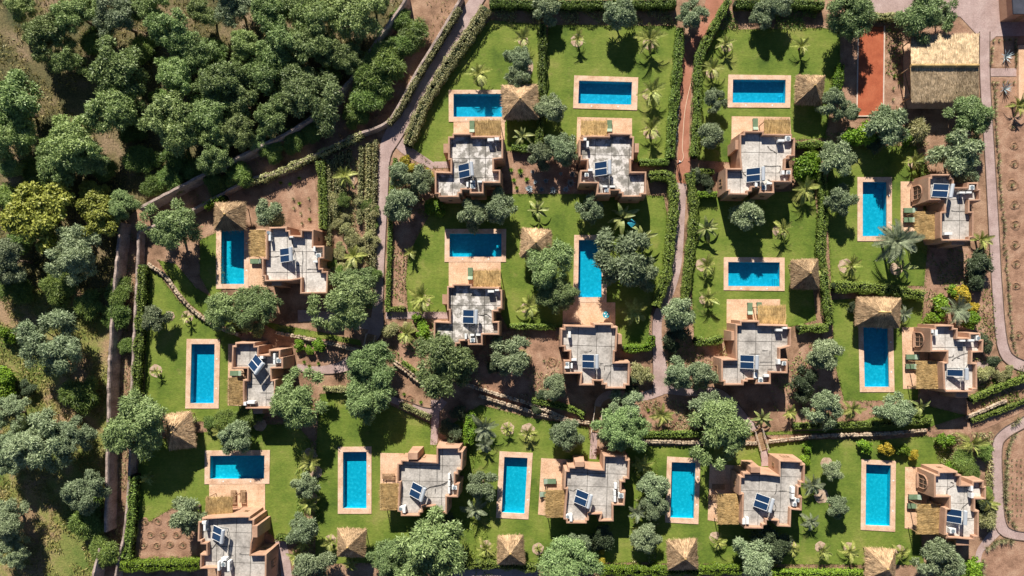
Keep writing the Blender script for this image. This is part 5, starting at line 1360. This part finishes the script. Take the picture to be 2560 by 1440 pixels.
def plant(u, v, r, meshes, name, cat, group, label=None, phrase=None):
    p = P(u, v, .2); o = bpy.data.objects.new(name, rnd.choice(meshes)); o.location = (p.x, p.y, .02); s = r/PX; o.scale = (s, s, s); o.rotation_euler = (0, 0, rnd.uniform(0, 6.28)); link(o)
    tag(o, label, cat, group)
    if phrase: pend(o, phrase, u, v)
    return o
for u, v, r in [(1301,428,11),(1332,430,7),(1402,434,6),(1431,436,10),(1317,448,9),(1338,455,7),(1365,452,8),(1285,450,8),(1292,470,8),(1323,472,12),(1354,474,8),(1383,475,10),(1415,473,10),(1427,458,13),(1278,425,8)]:
    plant(u, v, r*1.2, AGG if (u < 1322 and v < 472) else AG, 'agave', 'agave', 'agaves in the bed between top villas', None, 'round agave')
COUNT = {}
def row(pts, sp, r, meshes, name, cat, group, label, jit=3):
    q = [Vector(p) for p in smooth(pts, 8)]; acc = 0; k = COUNT.get(label, 0)
    end = 'from left' if abs(pts[0][1]-pts[-1][1]) < 12 else 'along'
    for a, b_ in zip(q, q[1:]):
        d = b_-a; ln = d.length
        while acc < ln:
            p = a+d*(acc/ln); plant(p.x+rnd.uniform(-jit, jit), p.y+rnd.uniform(-jit, jit), r*rnd.uniform(.7, 1.25), meshes, name, cat, group, '%s, %s %s' % (label, ordinal(k+1), end)); k += 1; acc += sp*rnd.uniform(.8, 1.2)
        acc -= ln
    COUNT[label] = k
row([(2488,205),(2492,320),(2500,450),(2510,560),(2518,700),(2530,830),(2545,890)], 11, 9, SP, 'spiky_plant', 'spiky plant', 'spiky plants lining the right path', 'pale spiky plant in the long row beside the right-hand path')
row([(2480,120),(2478,165)], 9, 8, SP, 'spiky_plant', 'spiky plant', 'spiky plants round the cactus bed', 'spiky plant edging the cactus bed beside the pavilion path', 1)
row([(2485,100),(2555,98)], 14, 8, SP, 'spiky_plant', 'spiky plant', 'spiky plants round the cactus bed', 'spiky plant edging the cactus bed beside the pavilion path', 1)
row([(2540,105),(2542,168)], 9, 8, SP, 'spiky_plant', 'spiky plant', 'spiky plants round the cactus bed', 'spiky plant edging the cactus bed beside the pavilion path', 1)
row([(2482,205),(2540,205)], 14, 7, SP, 'spiky_plant', 'spiky plant', 'spiky plants round the cactus bed', 'spiky plant edging the cactus bed beside the pavilion path', 1)
row([(2540,1085),(2520,1120),(2515,1200),(2520,1290),(2545,1318)], 10, 12, SP, 'spiky_plant', 'spiky plant', 'spiky plants by the lower right path', 'bushy spiky plant bordering the lower right sand field')
row([(2530,1060),(2555,1045)], 10, 13, SP, 'spiky_plant', 'spiky plant', 'spiky plants by the track', 'bushy spiky plant between earth track and lower right path')
row([(2470,1370),(2500,1352),(2530,1350)], 11, 15, SP, 'spiky_plant', 'spiky plant', 'spiky plants at the junction', 'bushy spiky plant below the lower right path junction')
row([(2458,1400),(2456,1440)], 11, 12, SP, 'spiky_plant', 'spiky plant', 'spiky plants at the junction', 'bushy spiky plant below the lower right path junction')
for u, v in [(2515,142),(2512,222)]: plant(u, v, 22, CACT, 'tall_agave', 'agave', 'large agaves in the cactus bed', None, 'large silvery agave')
for u, v, r in [(2531,262,9),(2532,317,9),(2535,365,9),(2535,410,10),(2530,462,13),(2536,512,11),(2538,562,11),(2537,612,11),(2540,660,10),(2540,715,9),(2546,838,11)]:
    ringmound(u, v, r); plant(u, v, r*.8, SP, 'seedling', 'seedling', 'ringed seedlings in the right sand bed', None, 'ringed seedling')
for u, v in [(362,1304),(395,1303),(427,1308),(458,1309),(377,1337),(408,1337),(442,1338),(473,1338),(359,1363),(392,1364),(425,1361),(457,1363)]:
    ringmound(u, v, 8.5); plant(u, v, 6, SP, 'seedling', 'seedling', 'seedlings in the bottom left bed', None, 'ringed seedling')
for u, v in [(733,497),(748,508),(735,520),(772,495),(774,522),(752,533),(774,548),(755,558),(725,460),(702,457),(748,445),(1360,902),(1247,1018),(1010,985),(1030,1000),(1052,1005),(760,905),(773,915),(796,908),(1620,1025),(1632,1040),(1640,1060),(1610,1050),(1690,1030),(1700,1045),(2233,140),(2235,165),(2236,190),(2234,220),(2233,248),(2233,280)]:
    plant(u, v, 8, SP+AGG, 'seedling', 'seedling', 'small bedding plants', None, 'small leafy plant')
for u, v, r in [(1380,905,11),(1025,1000,12),(2330,1000,0),(1360,955,0)]:
    if r: ringmound(u, v, r)
for u, v, r in [(650,1062,16),(1425,1375,22),(2066,1158,15),(2053,1240,18),(790,1180,16),(1775,665,0),(1310,170,24),(425,790,12)]:
    if r: circle(u, v, r)
# sand field seedlings
rs = random.Random(3)
for i in range(4):
    for j in range(11):
        plant(2532+i*11+rs.uniform(-2, 2), 1150+j*14+rs.uniform(-3, 3), 4.5, SP, 'sprout', 'seedling', 'sprouts in the lower right sand field', 'tiny sprout, %s down in %s row of the lower right sand field' % (ordinal(j+1), ordinal(i+1)))

# ------------------------------------------------------------------ hedges and planted rows
def leafy(pts, wd, h, mat, dens, ln, lw, name, label, cat, group, z0=0.0, seed=0, core=True, ragged=.25):
    rg = np.random.default_rng(seed+len(label))
    v = [P(u, vv, h*.9) for u, vv in smooth(pts, 5)]
    seg = [(b_-a).length for a, b_ in zip(v, v[1:])]; tot = sum(seg); W_ = wd/PX
    n = int(tot*(W_+1.6*h)*dens)
    si = rg.choice(len(seg), n, p=np.array(seg)/tot); t = rg.random(n)
    A_ = np.array([tuple(p) for p in v]); a = A_[si]; b_ = A_[si+1]; d = b_-a; d[:, 2] = 0; d /= np.linalg.norm(d, axis=1, keepdims=True)
    nn = np.stack([-d[:, 1], d[:, 0], np.zeros(n)], 1)
    base = a+(b_-a)*t[:, None]; base[:, 2] = 0
    th = rg.uniform(-.15*math.pi, 1.15*math.pi, n)
    lump = 1+ragged*np.sin(base[:, 0]*2.1+seed)*np.cos(base[:, 1]*1.7+seed*2)+rg.normal(0, ragged*.35, n)
    ex = .55
    cx_ = np.sign(np.cos(th))*np.abs(np.cos(th))**ex; sz_ = np.sign(np.sin(th))*np.abs(np.sin(th))**ex
    off = cx_*W_/2*lump; zz = h*.5+sz_*h*.5*np.clip(lump, .6, 1.25)
    pos = base+nn*off[:, None]; pos[:, 2] = np.clip(zz, .03, None)+z0
    out = nn*np.cos(th)[:, None]+np.array([0, 0, 1])*np.sin(th)[:, None]
    V = leaves(pos, out, ln, lw, rg, .6, .5)
    extra = None
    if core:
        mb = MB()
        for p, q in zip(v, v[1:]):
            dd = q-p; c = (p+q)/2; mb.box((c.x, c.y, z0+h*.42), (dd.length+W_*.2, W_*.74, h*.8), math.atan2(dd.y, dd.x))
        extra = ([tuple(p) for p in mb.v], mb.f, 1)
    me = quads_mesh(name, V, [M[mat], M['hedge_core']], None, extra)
    o = mobj(name, me); tag(o, label, cat, group); return o
HEDGE = [
 ([(1215,20),(1170,90),(1120,160),(1060,260),(1018,360)], 26, 1.3, 'leaf_crop', 'shaggy hedge along the right side of the top path'),
 ([(1357,60),(1355,150),(1352,290),(1346,372)], 17, 1.5, 'leaf_hedge', 'straight hedge between the two left gardens of the top row'),
 ([(1702,70),(1692,200),(1682,300),(1676,395)], 20, 1.5, 'leaf_hedge', 'hedge left of the red path beside the middle top garden'),
 ([(1672,404),(1600,406)], 14, 1.2, 'leaf_hedge', 'short hedge closing the middle top garden at its bottom'),
 ([(1822,0),(1778,80),(1748,150),(1745,270),(1737,390)], 19, 1.5, 'leaf_hedge', 'curving hedge right of the red path at the top'),
 ([(1225,6),(1450,8),(1690,6)], 20, 1.6, 'leaf_hedge', 'long hedge along the top photo edge in the middle'),
 ([(1840,8),(1950,6),(2060,12)], 20, 1.5, 'leaf_hedge', 'hedge along the top photo edge above right top garden'),
 ([(2170,40),(2270,42)], 16, 1.2, 'leaf_crop', 'clipped pale hedge above the red clay court'),
 ([(1625,440),(1675,442),(1686,500),(1676,600),(1666,690),(1640,765)], 22, 1.5, 'leaf_hedge', 'hedge left of the middle path by the centre gardens'),
 ([(1724,432),(1736,520),(1724,640),(1714,740),(1708,770)], 19, 1.5, 'leaf_hedge', 'hedge right of the middle path by the centre gardens'),
 ([(1742,486),(1792,486)], 12, 1.1, 'leaf_bright', 'short bright clipped hedge below the right top villa'),
 ([(1735,430),(1785,428)], 12, 1.2, 'leaf_hedge', 'short hedge at the middle path bend'),
 ([(2048,410),(2062,500),(2055,620),(2066,720),(2078,810)], 19, 1.4, 'leaf_hedge', 'long hedge between the centre right and right column gardens'),
 ([(2088,716),(2200,722),(2310,740)], 26, 1.4, 'leaf_hedge', 'broad hedge between upper and middle right column gardens'),
 ([(1992,362),(2050,360),(2092,372)], 16, 1.2, 'leaf_hedge', 'hedge right of the right top villa'),
 ([(1998,822),(2072,820)], 18, 1.3, 'leaf_hedge', 'short hedge right of the right centre villa'),
 ([(2303,395),(2318,440)], 18, 1.3, 'leaf_hedge', 'short hedge above the upper right column villa'),
 ([(800,402),(806,500),(806,572)], 18, 1.4, 'leaf_hedge', 'straight hedge between the bare bed and the crop rows'),
 ([(300,1416),(400,1414),(498,1412)], 26, 1.5, 'leaf_bright', 'thick bright hedge below the seedling bed at bottom left'),
 ([(1150,1412),(1250,1412),(1340,1422)], 20, 1.3, 'leaf_hedge', 'hedge along the bottom edge below the second bottom villa'),
 ([(1500,1426),(1680,1428),(1870,1424)], 22, 1.3, 'leaf_bright', 'long bright hedge along the bottom photo edge'),
 ([(1930,1434),(2170,1436)], 18, 1.2, 'leaf_bright', 'bright hedge at the bottom edge below the right pool'),
 ([(1560,872),(1620,868),(1632,840)], 17, 1.3, 'leaf_bright', 'short bright hedge right of the middle centre villa'),
 ([(1738,850),(1770,856),(1805,846)], 18, 1.3, 'leaf_hedge', 'short hedge left of the right centre villa'),
 ([(988,395),(978,480),(974,600),(968,780)], 9, .8, 'leaf_hedge', 'thin low hedge right of the long left path'),
 ([(972,772),(1012,772)], 10, .8, 'leaf_hedge', 'little low hedge above the entry path of left centre villa'),
 ([(808,972),(875,974),(925,975)], 12, 1.1, 'leaf_crop', 'pale hedge on top of the lawn of second bottom villa'),
 ([(1000,1010),(1075,1045)], 12, .9, 'leaf_crop', 'straggly hedge along the path above the second bottom villa'),
 ([(1176,1040),(1172,1110)], 24, 1.5, 'leaf_bright', 'bright ivy hedge right of the second bottom villa entrance'),
 ([(1280,368),(1345,374)], 14, 1.1, 'leaf_hedge', 'hedge above the agave bed of the top row'),
 ([(1275,815),(1390,818)], 12, 1.1, 'leaf_hedge', 'low hedge between left and middle centre villas'),
 ([(2104,160),(2092,235)], 18, 1.4, 'leaf_bright', 'leafy hedge left of the shaded court'),
 ([(2430,1000),(2500,968),(2570,945)], 15, 1.0, 'leaf_hedge', 'hedge line along the upper edge of the grass strip'),
 ([(1985,1066),(2150,1062),(2330,1052)], 14, .9, 'leaf_hedge', 'hedge line below the middle right column villa'),
 ([(2430,1052),(2500,1028),(2570,1000)], 10, .6, 'leaf_hedge', 'low hedge line along the earth track'),
 ([(1005,905),(1060,945)], 10, .7, 'leaf_hedge', 'low hedge above the thick pale stone wall'),
 ([(1600,1085),(1760,1085)], 14, .8, 'leaf_hedge', 'low hedge on the terrace edge above fourth bottom pool'),
 ([(1330,1000),(1420,1020),(1460,1040)], 14, .9, 'leaf_hedge', 'low hedge on the terrace edge left of the narrow footbridge'),
 ([(690,1345),(735,1348)], 14, 1.2, 'leaf_hedge', 'short hedge right of the bottom left corner villa'),
]
for i, (pts, wd, h, mat, lb) in enumerate(HEDGE):
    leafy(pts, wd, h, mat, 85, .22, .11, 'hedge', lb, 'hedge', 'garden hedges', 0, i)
IVY = [([(355,662),(350,780),(342,900),(337,985)], 16, 1.5, 'leaf_hedge', 'green ivy covering the low left wall, upper part'),
 ([(332,1190),(326,1300),(316,1395)], 16, 1.5, 'leaf_hedge', 'green ivy covering the low left wall, lower part'),
 ([(1148,20),(1095,110),(1045,190),(1000,272),(970,308)], 10, 1.3, 'leaf_crop', 'pale ivy along the low wall beside the top path'),
 ([(905,335),(850,362),(760,402),(660,445),(620,455)], 13, 1.4, 'leaf_crop', 'pale ivy along the low wall above the bare bed'),
 ([(560,492),(510,515)], 14, 1.3, 'leaf_bright', 'bright ivy on the low wall left of the top thatched parasol')]
for i, (pts, wd, h, mat, lb) in enumerate(IVY): leafy(pts, wd, h, mat, 70, .22, .13, 'ivy', lb, 'ivy', 'ivy on the walls', 0, 50+i, True, .45)
nm_ = ['first', 'second', 'third', 'fourth', 'fifth', 'sixth', 'seventh']
for i, (x0, x1) in enumerate([(822,820),(838,837),(853,852),(872,868),(903,898),(920,918),(938,930)]):
    y0 = [398, 388, 380, 372, 365, 358, 350][i]; y1 = [700, 560, 500, 420, 560, 640, 700][i]
    leafy([(x0, y0), ((x0+x1)/2, (y0+y1)/2), (x1, y1)], 8, .75, 'leaf_crop', 55, .34, .10, 'crop_row', '%s pale crop row from the left beside the long left path' % nm_[i], 'crop row', 'rows of the crop patch', 0, 70+i, True, .4)
row([(1655,760),(1664,690),(1672,600)], 8, 6, AG, 'silver_plant', 'border plant', 'silver border plants by the middle path', 'small silver border plant left of the middle path', 2)
row([(1690,600),(1693,500),(1686,440)], 8, 5, AG, 'silver_plant', 'border plant', 'silver border plants by the middle path', 'small silver border plant left of the middle path', 1)
row([(1697,250),(1690,360)], 8, 5, AG, 'silver_plant', 'border plant', 'silver border plants by the red path', 'small silver border plant left of the red path', 1)
settle()

# ------------------------------------------------------------------ wild grass (stuff)
def scatter(name, n, poly_uv, ln, wd, mat, label, seed, clump=.35):
    rg = np.random.default_rng(seed); pl = W2(poly_uv); xs = [p[0] for p in pl]; ys = [p[1] for p in pl]
    X = np.array(pl); pos = []
    pts = np.stack([rg.uniform(min(xs), max(xs), n*2), rg.uniform(min(ys), max(ys), n*2)], 1)
    ins = np.zeros(len(pts), bool); j = len(X)-1
    for i in range(len(X)):
        c = ((X[i, 1] > pts[:, 1]) != (X[j, 1] > pts[:, 1])) & (pts[:, 0] < (X[j, 0]-X[i, 0])*(pts[:, 1]-X[i, 1])/(X[j, 1]-X[i, 1]+1e-12)+X[i, 0])
        ins ^= c; j = i
    pts = pts[ins]
    nz = np.sin(pts[:, 0]*.55+seed)*np.cos(pts[:, 1]*.47+seed*2)+.5*np.sin(pts[:, 0]*1.3+pts[:, 1]*1.1)
    pts = pts[nz > -clump][:n]
    m_ = len(pts); p3 = np.concatenate([pts, np.full((m_, 1), .01)], 1)
    V = leaves(p3, rdirs(m_, rg)+np.array([0, 0, .3]), ln, wd, rg, .6, .6)
    o = mobj(name, quads_mesh(name, V, [M[mat]])); tag(o, label, 'grass', None, 'stuff')
scatter('wild_grass', 26000, [(-60,-60),(1010,0),(875,200),(635,372),(345,522),(300,560),(285,720),(-60,720)], .55, .12, 'leaf_grass', 'rough grass and undergrowth under the wood trees', 1)
scatter('wild_grass', 22000, [(-60,720),(285,720),(270,1000),(265,1330),(230,1450),(-60,1500)], .5, .12, 'leaf_grass', 'rough yellow-green grass of the meadow at lower left', 2)
scatter('wild_grass', 7000, [(300,560),(340,590),(330,1000),(305,1400),(262,1400),(272,950)], .4, .09, 'leaf_crop', 'dry grass strip between the two left walls', 3, 1)
scatter('wild_grass', 7000, [(1015,0),(1150,0),(1030,190),(960,305),(850,350),(640,440),(370,565),(350,525),(640,378),(880,205)], .4, .09, 'leaf_grass', 'dry grass strip between the two diagonal walls', 4, .3)

# low planting that fills the beds, and the ragged grass edges of the lawns
COVER = [([(975,400),(1060,400),(1090,500),(1060,560),(1015,650),(1010,800),(972,790)], 2600), ([(1250,830),(1395,820),(1400,960),(1480,1030),(1330,1010),(1170,955),(1200,880)], 2600),
 ([(2080,1000),(2330,1000),(2300,1050),(1950,1060),(1920,960),(2010,860),(2070,860)], 3600), ([(2300,620),(2480,620),(2490,860),(2440,960),(2320,800)], 3600), ([(1600,1000),(1740,1000),(1760,1080),(1600,1085)], 1600),
 ([(940,830),(1090,790),(1095,870),(1060,960),(980,900)], 1800), ([(2214,66),(2256,66),(2256,330),(2214,300)], 700), ([(1225,18),(1690,18),(1690,62),(1225,55)], 4200), ([(1830,18),(2060,20),(2060,72),(1795,75)], 2600),
 ([(2440,960),(2600,900),(2600,990),(2440,1040)], 2000), ([(2330,1080),(2480,1080),(2480,1330),(2380,1330)], 4200), ([(1660,760),(1800,870),(1760,990),(1670,960)], 2600), ([(600,1040),(800,990),(840,1010),(790,1120),(720,1060)], 1400), ([(2460,1100),(2480,1100),(2485,1330),(2465,1330)], 900),
 ([(1990,350),(2100,330),(2330,310),(2320,370),(2070,420),(2000,480)], 4000), ([(820,400),(940,350),(945,700),(830,700)], 9000), ([(1790,845),(1830,880),(1800,960),(1770,900)], 600), ([(740,1100),(800,1100),(800,1440),(740,1440)], 1600), ([(1150,1050),(1210,1030),(1230,1440),(1170,1440)], 1800), ([(1580,1150),(1660,1150),(1640,1420),(1580,1420)], 1800)]
NAMES = ['right of the long left path', 'below left centre villa', 'below right centre villa', 'beside middle villa of right column', 'between the two lower bridges', 'right of the left footbridge', 'beside the red clay court', 'along the top edge above top gardens', 'above the right top garden', 'along the earth track', 'left of the lower right path', 'at the foot of middle path', 'above bottom left villa', 'along the lower right path', 'between right top villa and right column', 'between the crop rows', 'left of right centre villa', 'between first and second bottom gardens', 'between second and third bottom gardens', 'between third and fourth bottom gardens']
for i, (pl, n) in enumerate(COVER):
    scatter('ground_cover', n, pl, .42, .12, ['leaf_hedge', 'leaf_crop', 'leaf_acacia'][i % 3] if i != 15 else 'leaf_crop', 'low leafy ground cover %s' % NAMES[i], 20+i, .1)
rg = np.random.default_rng(9); pos = []
for l in LAWNS:
    w_ = W2(l)
    for i in range(len(w_)):
        a = np.array(w_[i-1]); b_ = np.array(w_[i]); n = int(np.linalg.norm(b_-a)*26)
        t = rg.random(n)[:, None]; pos.append(a+(b_-a)*t+rg.normal(0, .14, (n, 2)))
pos = np.concatenate(pos); p3 = np.concatenate([pos, np.full((len(pos), 1), .015)], 1)
V = leaves(p3, rdirs(len(p3), rg)+np.array([0, 0, .6]), .26, .07, rg, .6, .5)
o = mobj('lawn_edge_grass', quads_mesh('lawn_edge_grass', V, [M['leaf_lawn']])); tag(o, 'ragged longer grass along the lawn edges', 'grass', None, 'stuff')
